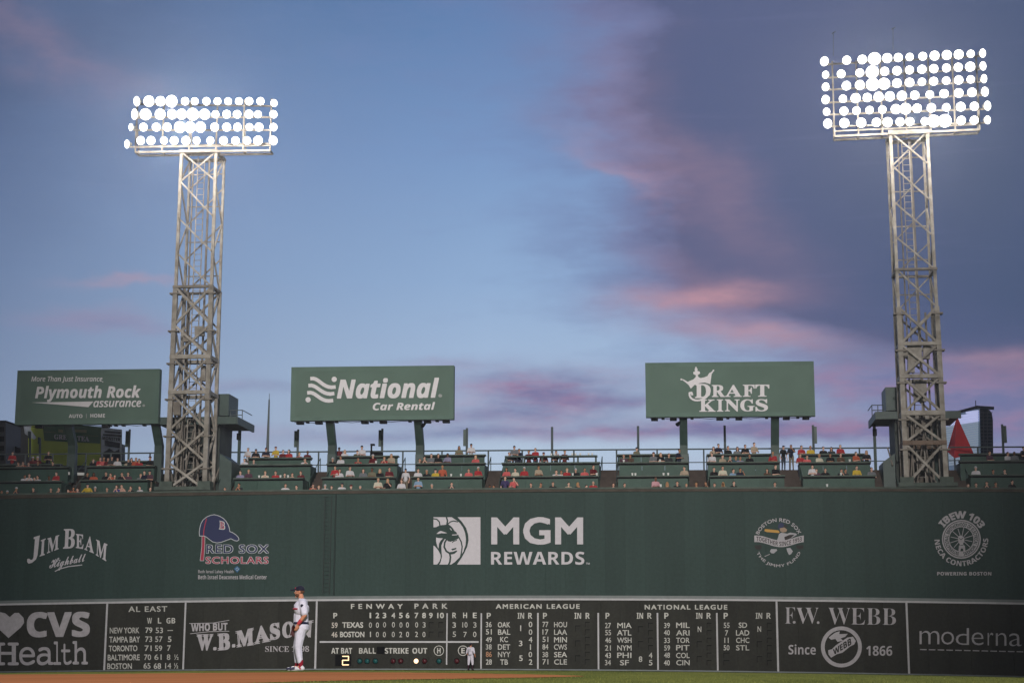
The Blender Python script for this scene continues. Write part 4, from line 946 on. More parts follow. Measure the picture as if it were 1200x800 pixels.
# small spotlights hanging from posts
for px, py in ((795, 496), (496.5, 497.5)):
    q = P(px, py, 3.6); o = G().lathe(q, (-.5, -.6, -.6), [(-.15, .08), (.15, .14), (.15, .001)], 10).mk('spotlight', BLACK)
    tag(o, 'small black spotlight hanging beside the %s billboard post' % ('crown' if px > 700 else 'car rental'), 'spotlight')
# ================================================================== SEATING ON TOP OF THE WALL
FL = 1.07
SECT = {  # name: (lower x0, x1), (upper x0, x1), (top rail x0, x1, y), phrase
 'A1': ((-60, 72), (-60, 80), (-60, 70, 543.5), 'at the far left'),
 'A2': ((95, 173), (103, 181), (108, 181, 540), 'between the bent posts'),
 'B': ((275, 355), (282, 364), (292, 364, 536), 'right of left tower'),
 'C': ((378, 463), (384, 465.5), (395, 466, 534), "under rental sign's left half"),
 'D': ((483, 565), (488, 568), (495, 568, 532.6), "under rental sign's right half"),
 'E': ((588, 701), (589, 702), (592, 700, 534), 'between the middle billboards'),
 'F': ((724, 806), (725.5, 806), (724, 806, 531.8), "under crown sign's left half"),
 'G': ((832, 919), (829.5, 913), (829, 913, 531.6), "under crown sign's right half"),
 'H': ((941, 1025), (937, 1019.5), (937, 1012, 531.4), 'left of right tower'),
 'I': ((1137, 1262), (1125, 1262), (1125, 1262, 531), 'right of right tower')}
def level(px, ymid):    # lift of the rows at the far left follows the wall's sag
    return ymid+(ytop(px)-576.2)*.75
Y2, Y3, Y4 = 2.0, 4.0, 6.0
def unit(cat, label, xa, xb, zt, zb, Yf, depth, mpan=GREEN2, th=.09, ends=True, n=None):
    t = thing('seating_counter', label, cat, ((xa+xb)/2, Yf, zb), 'green counters stepped above the wall')
    n = n or max(2, round((xb-xa)/1.5))
    for i in range(n):
        a, b = xa+(xb-xa)*i/n+.006, xa+(xb-xa)*(i+1)/n-.006
        G().box(a, b, Yf, Yf+.05, zb, zt-th).mk('front_panel', mpan, t)
    G().box(xa-.06, xb+.06, Yf-.16, Yf+.42, zt-th+.003, zt).mk('counter_top', CAPTOP, t)
    G().box(xa-.04, xb+.04, Yf-.04, Yf-.003, zt-th-.10, zt-th).mk('counter_lip', BLACK, t)
    if ends:
        for x in (xa, xb-.06): G().box(x, x+.06, Yf+.055, Yf+depth, zb, zt-th-.01).mk('end_panel', mpan, t)
    return t
TIERZ = {}
for nme, (lo_x, up_x, tp, phrase) in SECT.items():
    pm = (lo_x[0]+lo_x[1])/2 if nme not in ('A1', 'I') else (30 if nme == 'A1' else 1165)
    y2, y3 = level(pm, 557.6), level(pm, 541.8)
    if nme in ('A1',): y2, y3 = 563.2, 546.8
    if nme == 'A2': y2, y3 = 561.8, 545.6
    if nme == 'I': y2, y3 = 555.8, 539.3
    xa, xb = P(lo_x[0], y2, Y2).x, P(lo_x[1], y2, Y2).x; z2 = P(pm, y2, Y2).z; z1 = zat((xa+xb)/2, Y2, yledge)-.6
    unit('counter', 'long green counter of the middle row %s' % phrase, xa, xb, z2, z1, Y2, 1.8)
    xc, xd = P(up_x[0], y3, Y3).x, P(up_x[1], y3, Y3).x; z3 = P(pm, y3, Y3).z
    unit('counter', 'long green counter of the upper row %s' % phrase, xc, xd, z3, z2-.5, Y3, 1.8)
    xe, xf = P(tp[0], tp[2], Y4).x, P(tp[1], tp[2], Y4).x; z4 = P(pm, tp[2]+ (0), Y4).z
    if nme == 'I': z4 = P(pm, 531.0, Y4).z
    if nme == 'E':     # open drink table on legs
        t = thing('drink_table', 'long open drink table on green legs between the middle billboards', 'table', ((xe+xf)/2, Y4, z4-1.07))
        G().box(xe, xf, Y4-.3, Y4+.3, z4-.09, z4).mk('table_top', DKGREEN, t)
        for k in range(6):
            x = xe+.1+(xf-xe-.2)*k/5; G().box(x-.06, x+.06, Y4-.05, Y4+.05, z4-1.07, z4-.09).mk('leg', DKGREEN, t)
    else:
        unit('counter', 'shallow green standing rail at the back row %s' % phrase, xe, xf, z4, z4-.78, Y4, .1, ends=False)
    # tier floors under this section
    TIERZ[nme] = (zat((xa+xb)/2, .8, yledge)-FL+.1, z2-FL, z3-FL, z4-FL)
    fl_ = thing('seat_platform', 'stepped concrete platform beneath the green counters %s' % phrase, 'platform', ((xa+xb)/2, 3, TIERZ[nme][0]-.3), 'stepped platforms beneath the counters')
    zz = TIERZ[nme]
    G().box(xa, xb, 1.32, Y2+.0-.02, zz[0]-.25, zz[0]).mk('step_slab', BROWN, fl_)
    G().box(min(xa, xc)+.07, max(xb, xd)-.07, Y2+.06, Y3-.02, zz[0]-.3, zz[1]).mk('step_slab', BROWN, fl_)
    G().box(min(xc, xa)+.08, max(xd, xb)-.08, Y3+.06, Y4-.02, zz[0]-.35, zz[2]).mk('step_slab', BROWN, fl_)
# rear deck and aisle steps
zdk = [P(600, 551.4, 7.6).z]
dk0, dk1 = X0+1, X1-1
deck = G()
nseg = 40
for i in range(nseg):
    a, b = dk0+(dk1-dk0)*i/nseg, dk0+(dk1-dk0)*(i+1)/nseg
    yd = lambda p: level(p, 551.6)
    za_, zb_ = zat(a, Y4, yd), zat(b, Y4, yd)
    deck.hexa([(a, Y4, za_-.7), (b, Y4, zb_-.7), (b, 9.2, zb_-.7), (a, 9.2, za_-.7)], [(a, Y4, za_), (b, Y4, zb_), (b, 9.2, zb_), (a, 9.2, za_)])
dko = deck.mk('rear_deck', BROWN); tag(dko, 'long brown standing deck behind the green counters on top of the wall', 'deck')
aisles = [(80, 96, 'left of the insurance sign post'), (256, 277, 'beside the left tower'), (362, 384, 'left of the rental sign'), (464, 488, 'under the rental sign'), (567, 589, 'right of the rental sign'),
          (701, 725, 'left of the crown sign'), (805, 831, 'under the crown sign'), (912, 942, 'at the right end of the crown sign'), (1020, 1052, 'beside the right tower'), (1108, 1137, 'just right of the right tower')]
for a, b, ph in aisles:
    xa, xb = P(a, 560, 3).x, P(b, 560, 3).x; xm = (xa+xb)/2; z0 = zat(xm, .8, yledge)-.9; z1 = zat(xm, Y4, lambda p: level(p, 551.8))-.02
    t = thing('aisle_steps', 'brown aisle steps between green counters %s' % ph, 'steps', (xm, 3.6, z0), 'aisle steps between the counters')
    n = 9
    for k in range(n):
        zk = z0+(z1-z0)*(k+1)/n; y_ = 1.4+(Y4-1.45)*k/n
        G().box(xa+.02, xb-.02, y_, y_+(Y4-1.45)/n-.004, z0-.4, zk).mk('step', BROWN, t)
    for x in (xa+.12, xb-.12):
        h0_ = (x, 2.2, z0+(z1-z0)*.2+.9); h1_ = (x, 5.8, z1+.95)
        G().tube(h0_, h1_, .03, n=6).mk('handrail', DKGREEN, t)
        for q in (h0_, h1_): G().tube((q[0], q[1], q[2]-.95), q, .03, n=6).mk('handrail_post', DKGREEN, t)
# back railing with posts
def railing(name, label, pxa, pxb, ya, yb, ym, posts):
    YR = 9.0
    t = thing(name, label, 'railing', (P((pxa+pxb)/2, 540, YR).x, YR, zat(P((pxa+pxb)/2, 540, YR).x, YR, lambda p: level(p, 552))))
    n = 14
    for i in range(n):
        u, v = i/n, (i+1)/n; f1_ = lambda s: P(pxa+(pxb-pxa)*s, ya+(yb-ya)*s, YR); f2_ = lambda s: P(pxa+(pxb-pxa)*s, ya+(yb-ya)*s+ym, YR)
        G().tube(f1_(u), f1_(v), .055, n=6).mk('top_rail', GREYPOLE, t); G().tube(f2_(u), f2_(v), .035, n=6).mk('mid_rail', GREYPOLE, t)
    for px in posts:
        a = P(px, ya+(yb-ya)*(px-pxa)/(pxb-pxa)-.6, YR); b = zat(a.x, YR, lambda p: level(p, 552))
        G().tube((a.x, YR, b), a, .06, n=6).mk('post', GREYPOLE, t)
railing('back_railing', 'long thin grey-green railing along the back of the seats right of left tower', 258, 1046, 529.9, 524.4, 15.5, [373.5, 420, 472.2, 518, 572.3, 612, 672.5, 722.5, 770, 824.6, 872, 925, 1007])
railing('back_railing', 'short grey-green railing at the back of the seats right of the right tower', 1112, 1262, 523.8, 523.2, 15.5, [1145.6, 1200, 1245])
railing('back_railing', 'grey-green railing running behind the far left seats', -60, 190, 533, 530.4, 17, [-20, 30, 62, 101, 130, 176])
# thin sound poles
for px, yt_, yb_, hd, ph in ((150.4, 503, 541, 1, 'behind the far left seats'), (348.6, 503, 536, 1, 'left of the rental sign'), (447.6, 502, 534, 1, 'under the rental sign'), (547, 501.4, 533, 1, 'just right of the rental sign'), (647, 500, 533, 0, 'midway between the middle billboards'),
                         (748, 499, 532, 0, 'left of the crown sign'), (849.8, 498.4, 532, 0, 'under the crown sign'), (953.6, 498, 531, 1, 'just right of the crown sign'), (1176, 497, 531, 1, 'at the far right')):
    YR = 8.4; a, b = P(px, yt_, YR), P(px, yb_, YR); zb_ = zat(b.x, YR, lambda p: level(p, 552))
    t = thing('sound_pole', 'slim grey pole%s standing %s' % (' with narrow speaker head' if hd else '', ph), 'pole', (b.x, YR, zb_), 'slim poles behind the seats')
    G().tube((b.x, YR, zb_), (b.x, YR, a.z), .085, .08, n=8).mk('pole', GREYPOLE, t)
    if hd: G().box(b.x+.06 if px > 900 else b.x-.24, b.x+.24 if px > 900 else b.x-.06, YR-.15, YR, a.z-1.25, a.z-.12).mk('speaker', SHEET, t)
a, b = P(316.2, 468, 8.6), P(313, 540, 8.6); t = thing('flag_mast', 'tall tapering mast without a flag just right of left tower', 'mast', (b.x, 8.6, zat(b.x, 8.6, lambda p: level(p, 552))))
G().tube((b.x, 8.6, t.location.z), (b.x+.02, 8.6, a.z), .13, .05, n=10).mk('mast', GREYPOLE, t); G().tube((b.x+.02, 8.6, a.z), (b.x+.02, 8.6, a.z+.42), .02, n=6).mk('tip_rod', GREYPOLE, t)
# television camera at the back rail
q = P(440, 529, 6.6); zr = P(440, 534, 6.0).z
t = thing('television_camera', 'black television camera and monitor on the back rail under the rental sign', 'camera', (q.x, 6.1, zr))
G().pbox(433.6, 447.4, 529.4, 533.6, 6.0, 6.5).mk('camera_body', BLACK, t); G().pbox(434.2, 436, 520.6, 529.3, 6.1, 6.2).mk('lamp_arm', BLACK, t); G().pbox(434, 438.6, 519.6, 521.6, 6.05, 6.35).mk('lamp_head', BLACK, t)
# notices and cups
PAPER = mat('white_notice_board', (.72, .72, .70), .7); CUP = mat('plastic_cup', (.72, .72, .70), .4)
for px, py, w_, h_, lab in ((94.6, 555, 8, 3, 'small white notice board beside the bent post at far left'), (80.8, 554.4, 1.6, 3.4, 'narrow white slip fixed to the end of the far left counter')):
    tag(G().pbox(px-w_/2, px+w_/2, py-h_/2, py+h_/2, 3.8, 3.84).mk('notice_board', PAPER), lab, 'notice')
CU = [(303.5, 557, Y2), (328.6, 556.5, Y2), (337.4, 556.5, Y2), (741, 556.6, Y2), (744.6, 556.4, Y2), (777.6, 556.2, Y2), (783, 556.6, Y2), (440.6, 541, Y3), (731, 541, Y3), (773.4, 541, Y3), (528.6, 556.8, Y2), (540, 556.8, Y2),
      (674.4, 533.4, Y4), (680, 533.2, Y4), (689.8, 533.4, Y4), (694, 533.4, Y4), (646, 533.4, Y4), (650, 533.4, Y4), (670.6, 533.4, Y4), (699.4, 556.8, Y2), (671.2, 556.8, Y2), (995.8, 540.6, Y3), (985.6, 556.2, Y2), (774.4, 572, .35), (969.4, 572, .35)]
cup0 = None; CUPN = {}
for px, py, Y in CU:
    q = P(px, py, Y); 
    sec = next((s for s in SECT if SECT[s][0][0]-8 <= px <= SECT[s][0][1]+8), 'E')
    zc = {Y2: TIERZ[sec][1]+FL, Y3: TIERZ[sec][2]+FL, Y4: TIERZ[sec][3]+FL}.get(Y, zat(q.x, .35, yledge)+.02)
    if cup0 is None: cup0 = G().lathe((0, 0, 0), (0, 0, 1), [(0, .001), (0, .05), (.17, .07), (.17, .06), (.02, .04), (.02, .001)], 10).mk('cup', CUP, None); o = cup0; cup0.data.transform(Matrix.Translation(Vector((0, 0, 0))))
    else: o = cup0.copy(); C.objects.link(o)
    o.location = (q.x, Y+.02, zc+.001)
    key = (sec, Y); CUPN[key] = CUPN.get(key, 0)+1; tot = sum(1 for c_ in CU if next((s for s in SECT if SECT[s][0][0]-8 <= c_[0] <= SECT[s][0][1]+8), 'E') == sec and c_[2] == Y)
    rk = 1+sum(1 for c_ in CU if next((s for s in SECT if SECT[s][0][0]-8 <= c_[0] <= SECT[s][0][1]+8), 'E') == sec and c_[2] == Y and c_[0] < px)
    wh = {Y2: 'middle counter', Y3: 'upper counter', Y4: 'drink table'}.get(Y, 'wall ledge')
    tag(o, ('%s cup from left on %s %s' % (['', 'first', 'second', 'third', 'fourth', 'fifth', 'sixth', 'seventh', 'eighth', 'ninth'][rk], wh, SECT[sec][3])) if tot > 1 else 'lone white cup on %s %s' % (wh, SECT[sec][3]), 'cup', 'drink cups along the counters')
# ================================================================== BACKGROUND BEYOND THE WALL
# tea billboard on the far left
YG = 16.0
TEA_D = mat('tea_sign_dark_green', (.06, .13, .07), .6); TEA_Y = mat('tea_sign_lime', (.46, .54, .08), .6, .12, .5); TEA_G = mat('tea_sign_grey_print', (.5, .54, .62), .6, .35, 1.2)
MAUVE = mat('dark_building_cladding', (.045, .045, .05), .6, .15, 1)
c = P(80, 540, YG)
tea = thing('billboard', 'lime and dark green tea billboard seen below the far left sign', 'billboard', (c.x, YG, c.z-6))
def TP(pts, m_, nm, dy=0): return poly(pts, YG-dy, m_, nm, tea)
G().pbox(24, 143, 520, 560, YG+.1, YG+.8).mk('sign_box', MAUVE, tea)
TP([(24.4, 494), (143, 503), (143, 560), (24.4, 560)], MAUVE, 'sign_backing')
TP([(33, 494), (118, 500.5), (118, 545), (60, 545), (33, 535)], TEA_Y, 'sign_panel', .03)
TP([(49.4, 494), (119, 500), (117.4, 519.4), (52, 516)], TEA_D, 'sign_header', .06)
textq('GREEN TEA', (63.4, 508.6), (104.4, 511.4), (104.6, 517.2), (63.4, 514.2), YG-.1, WHITE, tea, 'sb', .01)
textq('BREWED LOW', (68.4, 501.6), (101.4, 504.4), (101.4, 508), (68.4, 506), YG-.1, mat('tea_gold_letters', (.35, .33, .16), .6), tea, 'sb', .0) if False else None
for a, b in ((68.4, 74), (88, 101.6)): TP([(a, 502.6), (b, 503.4), (b, 507), (a, 506.2)], mat('tea_gold_letters', (.22, .22, .12), .6), 'worn_print', .09)
stroke([(50.5, 505.6), (66, 506.6)], .5, YG-.09, mat('tea_gold_letters', (.22, .22, .12), .6), 'rule_line', tea); stroke([(97, 509.6), (115, 510.8)], .5, YG-.09, MATS['tea_gold_letters'], 'rule_line', tea)
TP([(27, 494), (38, 494), (36, 503), (42.5, 512.5), (40, 515), (29, 508)], TEA_G, 'sign_panel', .05)
TP([(33.6, 516), (36, 515.4), (41, 516.4), (41, 536), (33.6, 532)], TEA_Y, 'sign_panel', .055)
TP([(118.4, 500.4), (143, 503.2), (142.6, 545), (118.4, 545)], TEA_G, 'sign_panel', .04)
INK = mat('sign_print_ink', (.04, .045, .06), .7, .2, 2)
for y, a, b in ((506.0, 123, 141), (509.6, 121, 142)): stroke([(a, y-.5), (b, y+.9)], 2.0, YG-.07, INK, 'worn_print', tea)
textq('MONSTER', (120, 510.8), (141, 513), (141, 517), (120, 514.8), YG-.07, INK, tea, 'b', .02)
TP([(122.6, 515.4), (140.6, 518.8), (140.4, 524.6), (122.6, 522)], INK, 'worn_print', .07)
TP([(121, 530), (128, 525), (134, 529), (140, 526), (142, 545), (120, 545)], INK, 'worn_print', .06)
# small lamp poles before the tea sign
for px, y0, y1 in ((46.8, 513, 545), (35.2, 506, 545)):
    a, b = P(px, y0, 11), P(px, y1, 11); t = thing('sound_pole', 'dark pole with pale head before the %s of the tea billboard' % ('left edge' if px < 40 else 'lime panel'), 'pole', b)
    G().tube(b, a, .09, n=8).mk('pole', GREYPOLE, t); G().pbox(px-2.6, px-.6, y0-1, y0+7, 10.8, 11).mk('speaker', SHEET, t)
# dark buildings on the left edge
t = thing('building', 'dark flat building cut off by the left picture edge', 'building', P(-4, 570, 20)); G().pbox(-20, 6.6, 493.4, 570, 20, 30).mk('wall', MAUVE, t); G().pbox(-20, 7.0, 492.4, 494, 19.8, 30.2).mk('roof', BLACK, t)
for k in range(4): G().pbox(-2, 4.5, 500+k*11, 506+k*11, 19.93, 19.99).mk('window', BLACK, t)
t = thing('building', 'low dark roofed building behind the far left seats', 'building', P(14, 570, 22)); G().pbox(5, 25, 526, 570, 22, 30).mk('wall', MAUVE, t)
poly([(5, 527), (15, 521.4), (25, 526), (25, 530), (5, 530)], 21.8, BLACK, 'roof_edge', t); G().pbox(6, 24.4, 524.4, 526, 21.9, 29).mk('roof', BLACK, t)
# glass tower and red tent on the right
YF = 190.0
GLASS = mat('pale_glass_facade', (.26, .33, .38), .3, .05, .05, metal=.6); BANDM = mat('white_floor_band', (.85, .87, .92), .35); GLOWB = mat('glow_floor_band', (.85, .87, .92), .35, emit=(.62, .64, 1.0), estr=.55); MIDB = mat('dim_glow_floor_band', (.85, .87, .92), .35, emit=(.7, .85, 1.0), estr=.16); GLD = mat('dark_glass_facade', (.012, .014, .022), .15)  # floor bands glow, standing in for sky reflected by the facade
c = P(1135, 545, YF); t = thing('glass_tower', 'distant rounded glass office tower, pale left face and dark right face', 'building', (c.x, YF, c.z-10))
SL = .62
def fq(pts, Y0, Y1, m_, nm):
    a = [P(x, y, Y0+max(0, 1148-x)*SL) for x, y in pts]; b = [v+Vector((0, Y1-Y0, 0)) for v in a]; n_ = len(a)
    v = a+b; f = [tuple(range(n_)), tuple(range(2*n_-1, n_-1, -1))]+[(i, (i+1) % n_, n_+(i+1) % n_, n_+i)[::-1] for i in range(n_)]
    return mk(nm, v, f, m_, t)
fq([(1098, 560), (1150, 560), (1148, 478.4), (1145.4, 477.4), (1120, 484.4), (1098, 494)], YF+.6, YF+40, GLASS, 'pale_facade')
for k in range(22):
    y = 481.2+k*2.75; lft = max(1098, 1145.2-(y-477.2)/.30) if y < 492 else 1098
    ln_ = [(lft, y+(0.30*(1146.4-lft)*.52)), (1146.6, y)]
    ya_ = YF+(1148-ln_[0][0])*SL; yb_ = YF+(1148-ln_[1][0])*SL
    a, b = P(*ln_[0], ya_), P(*ln_[1], yb_)
    G().hexa([(a.x, ya_, a.z-.16), (b.x, yb_, b.z-.16), (b.x, yb_+.58, b.z-.16), (a.x, ya_+.58, a.z-.16)], [(a.x, ya_, a.z+.16), (b.x, yb_, b.z+.16), (b.x, yb_+.58, b.z+.16), (a.x, ya_+.58, a.z+.16)]).mk('floor_band', GLOWB if k < 5 else MIDB, t)
fq([(1149.5, 560), (1164.2, 560), (1163.6, 492), (1162.4, 484.5), (1160, 480.6), (1157, 479), (1150, 478.4), (1147.4, 479.5), (1148.2, 500)], YF+1, YF+42, GLD, 'dark_facade')
for k in range(15):
    y = 483+k*4; a, b = P(1148.6, y, YF+.6), P(1163, y+.2, YF+.6); G().bar(a, b, .12).mk('floor_band', MAUVE, t)
for x in (1153, 1157.5): a, b = P(x, 556, YF+.7), P(x-.5, 482, YF+.7); G().bar(a, b, .12).mk('mullion', MAUVE, t)
for q in ((1121, 483.4, 1146, 476.6), (1146, 477, 1164.6, 478.2)): a, b = P(q[0], q[1], YF+3), P(q[2], q[3], YF+3); G().bar(a, b, .5).mk('roof_rail', MAUVE, t)
a, b = P(1143.4, 469, YF+3), P(1143.4, 477.5, YF+3); G().bar(b, a, .12).mk('roof_mast', MAUVE, t)
TENTA = mat('red_tent_canvas', (.46, .03, .036), .8, .1, .6, .1)
c0 = P(1119, 535, 9.3); t = thing('red_tent', 'pointed red canvas tent beside the right light tower', 'tent', (c0.x, 10, zat(c0.x, 9, lambda p: level(p, 552))))
ap = P(1121.6, 489, 11.0); Ls, Fs, Rs = P(1110.2, 529, 11.0), P(1118.6, 536.5, 9.2), P(1140.4, 531, 10.4); Bs = Vector((Ls.x+1.0, 12.8, Ls.z))
def seg(a_, b_, n_=6):
    v = []; f = []
    for i in range(n_+1):
        for j in range(7):
            s_ = i/n_; q = a_.lerp(b_, j/6).lerp(ap, s_); q.y += .07*math.sin(j/6*math.pi)*(1-s_); v.append(q)
    for i in range(n_):
        for j in range(6): k = i*7+j; f.append((k, k+1, k+8, k+7))
    return v, f
for a_, b_ in ((Ls, Fs), (Fs, Rs), (Rs, Bs), (Bs, Ls)): v, f = seg(a_, b_); mk('canvas_side', v, f, TENTA, t, smooth=True)
g = G()
for q in (Ls, Fs, Rs): G().tube((q.x, q.y, t.location.z), q, .06, n=6).mk('tent_pole', GREYPOLE, t)
for q in (Ls, Fs, Rs): G().tube(q, ap, .035, n=6).mk('seam', TENTA, t)

# ================================================================== ADDED HAZE (its scattering stands in for lens bloom round the lamps)
hz = G().box(-330, 330, -206, 910, -3, 44).mk('haze', None)
hz.data.materials.clear(); hm_ = bpy.data.materials.new('bloom_haze'); hm_.use_nodes = True; ht_ = hm_.node_tree; ht_.nodes.clear()
ho = ht_.nodes.new('ShaderNodeOutputMaterial'); hp_ = ht_.nodes.new('ShaderNodeVolumePrincipled'); hp_.inputs['Color'].default_value = (.9, .93, 1, 1); hp_.inputs['Density'].default_value = .00018; hp_.inputs['Anisotropy'].default_value = .65
ht_.links.new(hp_.outputs[0], ho.inputs['Volume']); hz.data.materials.append(hm_); tag(hz, 'thin haze added over the ballpark to imitate lens bloom', 'haze', kind='stuff')
# ================================================================== PEOPLE
def cap_prim(p0, p1, r0, r1, n=10, k=4, fl=1.0):
    """rounded tapering limb; fl flattens it front to back"""
    p0 = Vector(p0); p1 = Vector(p1); d = (p1-p0); L = d.length or 1e-4; d = d/L
    a = d.cross(Vector((0, 1, 0)) if abs(d.y) < .9 else Vector((1, 0, 0))).normalized(); b = d.cross(a)
    pr = [(-r0*math.cos(i*math.pi/2/k), r0*math.sin(i*math.pi/2/k)) for i in range(0, k+1)]+[(L+r1*math.sin(i*math.pi/2/k), r1*math.cos(i*math.pi/2/k)) for i in range(0, k+1)]
    v = []; f = []
    for (t, r) in pr:
        r = max(r, .0008)
        for j in range(n):
            an = j*2*math.pi/n; q = p0+d*t+a*math.cos(an)*r+b*math.sin(an)*r*fl; v.append(q)
    m = len(pr)
    for i in range(m-1):
        for j in range(n): f.append((i*n+j, i*n+(j+1) % n, (i+1)*n+(j+1) % n, (i+1)*n+j))
    f.append(tuple(range(n-1, -1, -1))); f.append(tuple(range((m-1)*n, m*n)))
    return v, f
def ell(c, r, n=14, m=9):
    v = []; f = []
    for i in range(m+1):
        th = math.pi*i/m
        for j in range(n): ph = j*2*math.pi/n; v.append(Vector((c[0]+r[0]*max(.02, math.sin(th))*math.cos(ph), c[1]+r[1]*max(.02, math.sin(th))*math.sin(ph), c[2]-r[2]*math.cos(th))))
    for i in range(m):
        for j in range(n): f.append((i*n+j, i*n+(j+1) % n, (i+1)*n+(j+1) % n, (i+1)*n+j))
    f.append(tuple(range(n-1, -1, -1))); f.append(tuple(range(m*n, m*n+n)))
    return v, f
def fuse(prims, voxel, smooth_it=2):
    """prims: ('c',p0,p1,r0,r1,mat[,fl]) or ('e',centre,radii,mat) fused into one continuous skin, each face keeping its nearest part's colour"""
    g = G()
    for p in prims:
        v, f = cap_prim(*p[1:5], fl=(p[6] if len(p) > 6 else 1.0)) if p[0] == 'c' else ell(p[1], p[2])
        g.add(v, f)
    me = bpy.data.meshes.new('tmp'); me.from_pydata([tuple(v) for v in g.v], [], g.f); me.update()
    bm = bmesh.new(); bm.from_mesh(me); bmesh.ops.recalc_face_normals(bm, faces=bm.faces); bm.to_mesh(me); bm.free()
    o = bpy.data.objects.new('tmp', me)
    r = o.modifiers.new('r', 'REMESH'); r.mode = 'VOXEL'; r.voxel_size = voxel; r.use_smooth_shade = True
    if smooth_it: s = o.modifiers.new('s', 'SMOOTH'); s.factor = .5; s.iterations = smooth_it
    out = scratch_mesh(o)
    bpy.data.objects.remove(o); bpy.data.meshes.remove(me)
    out.materials.clear()
    ids = []
    for q in out.polygons:
        c = q.center; best = 1e9; mi = 0
        for p in prims:
            if p[0] == 'c':
                a = Vector(p[1]); b = Vector(p[2]); ab = b-a; t = max(0, min(1, (c-a).dot(ab)/max(1e-9, ab.length_squared)))
                d = (c-a-ab*t).length-(p[3]+(p[4]-p[3])*t); m_ = p[5]
            else:
                e = Vector(((c.x-p[1][0])/p[2][0], (c.y-p[1][1])/p[2][1], (c.z-p[1][2])/p[2][2])); d = (e.length-1)*min(p[2]); m_ = p[3]
            if d < best: best = d; mi = m_
        ids.append(mi)
    out['ids'] = 0
    return out, ids
SK, SH, PT, SO = 0, 1, 2, 3
def head_prims(cx, cy, cz, f=1.0):
    """face towards -Y; eyes at half the head height"""
    return [('e', (cx, cy+.012, cz+.02), (.076*f, .094*f, .098*f), SK), ('e', (cx, cy-.03, cz-.055), (.055*f, .062*f, .062*f), SK), ('c', (cx, cy-.085, cz+.01), (cx, cy-.108, cz-.022), .010, .015, SK),
            ('e', (cx-.078, cy+.01, cz-.005), (.012, .022, .032), SK), ('e', (cx+.078, cy+.01, cz-.005), (.012, .022, .032), SK)]
def fan(pose):
    sit = pose.startswith('s'); zb = -.30 if sit else 0
    hz = 1.635+zb; lean = -.06 if sit else -.02
    pr = head_prims(0, lean-.03, hz)+[('c', (0, lean, 1.44+zb), (0, lean-.01, hz-.05), .058, .052, SK)]
    pr += [('c', (0, 0, .98+zb), (0, lean/2, 1.16+zb), .15, .135, SH), ('c', (-.075, lean*.7, 1.28+zb), (.075, lean*.7, 1.28+zb), .135, .135, SH), ('c', (-.14, lean*.8, 1.41+zb), (.14, lean*.8, 1.41+zb), .075, .075, SH)]
    hip = .93+zb
    for s in (-1, 1):
        if sit: pr += [('c', (s*.10, .02, hip), (s*.13, -.38, hip-.02), .10, .075, PT), ('c', (s*.13, -.38, hip-.02), (s*.12, -.36, hip-.42), .062, .045, PT), ('c', (s*.12, -.33, hip-.46), (s*.12, -.48, hip-.48), .042, .04, SO)]
        else: pr += [('c', (s*.09, 0, hip), (s*.10, -.01, .50), .10, .066, PT), ('c', (s*.10, -.01, .50), (s*.11, .02, .09), .060, .046, PT), ('c', (s*.11, .03, .045), (s*.12, -.13, .04), .045, .038, SO)]
        sh = Vector((s*.195, lean*.8, 1.40+zb))
        k = pose[2:]
        if k == 'lean': el_, ha = Vector((s*.27, -.10, 1.12+zb)), Vector((s*.09, -.33, 1.13+zb))
        elif k == 'up': el_, ha = Vector((s*.25, -.20, 1.16+zb)), Vector((s*.06, -.22, 1.42+zb))
        elif k == 'one': el_, ha = (Vector((s*.27, -.10, 1.12+zb)), Vector((s*.10, -.33, 1.12+zb))) if s < 0 else (Vector((s*.29, -.16, 1.22+zb)), Vector((s*.12, -.25, 1.47+zb)))
        elif k == 'down': el_, ha = Vector((s*.27, .02, 1.13+zb)), Vector((s*.26, -.07, .87+zb))
        elif k == 'cross': el_, ha = Vector((s*.27, -.06, 1.14+zb)), Vector((-s*.10, -.20, 1.18+zb))
        elif k == 'wide': el_, ha = Vector((s*.36, -.12, 1.18+zb)), Vector((s*.38, -.32, 1.06+zb))
        pr += [('c', sh, el_, .062, .048, SH), ('c', el_, ha, .043, .030, SK)]
        d = (ha-el_).normalized(); pr += [('c', ha+d*.02, ha+d*.07, .036, .030, SK)]
        for j in (-1.5, -.5, .5, 1.5): pr.append(('c', ha+d*.07+Vector((j*.017, 0, 0)), ha+d*(.13-.008*abs(j))+Vector((j*.02, 0, -.01)), .0115, .010, SK))
        pr.append(('c', ha+d*.02+Vector((-s*.03, -.01, .01)), ha+d*.07+Vector((-s*.055, -.02, .02)), .013, .011, SK))
    return pr
class BASE: pass
PROTO = {}
for ps in ('s_lean', 's_up', 's_one', 's_wide', 't_down', 't_cross', 't_lean', 't_one'):
    me, ids = fuse(fan(ps), .021, 1)
    for _ in range(4): me.materials.append(None)
    me.polygons.foreach_set('material_index', ids); me.polygons.foreach_set('use_smooth', [True]*len(me.polygons)); me.update()
    PROTO[ps] = me
def shell(prims, cut=None, vox=.014):
    me, ids = fuse(prims, vox, 1)
    if cut:
        bm = bmesh.new(); bm.from_mesh(me); bmesh.ops.delete(bm, geom=[f for f in bm.faces if cut(f.calc_center_median())], context='FACES'); bm.to_mesh(me); bm.free()
    me.polygons.foreach_set('use_smooth', [True]*len(me.polygons)); me.materials.append(None); me.update(); return me
HEADZ = {'s': 1.335, 't': 1.635}; HEADY = {'s': -.09, 't': -.05}
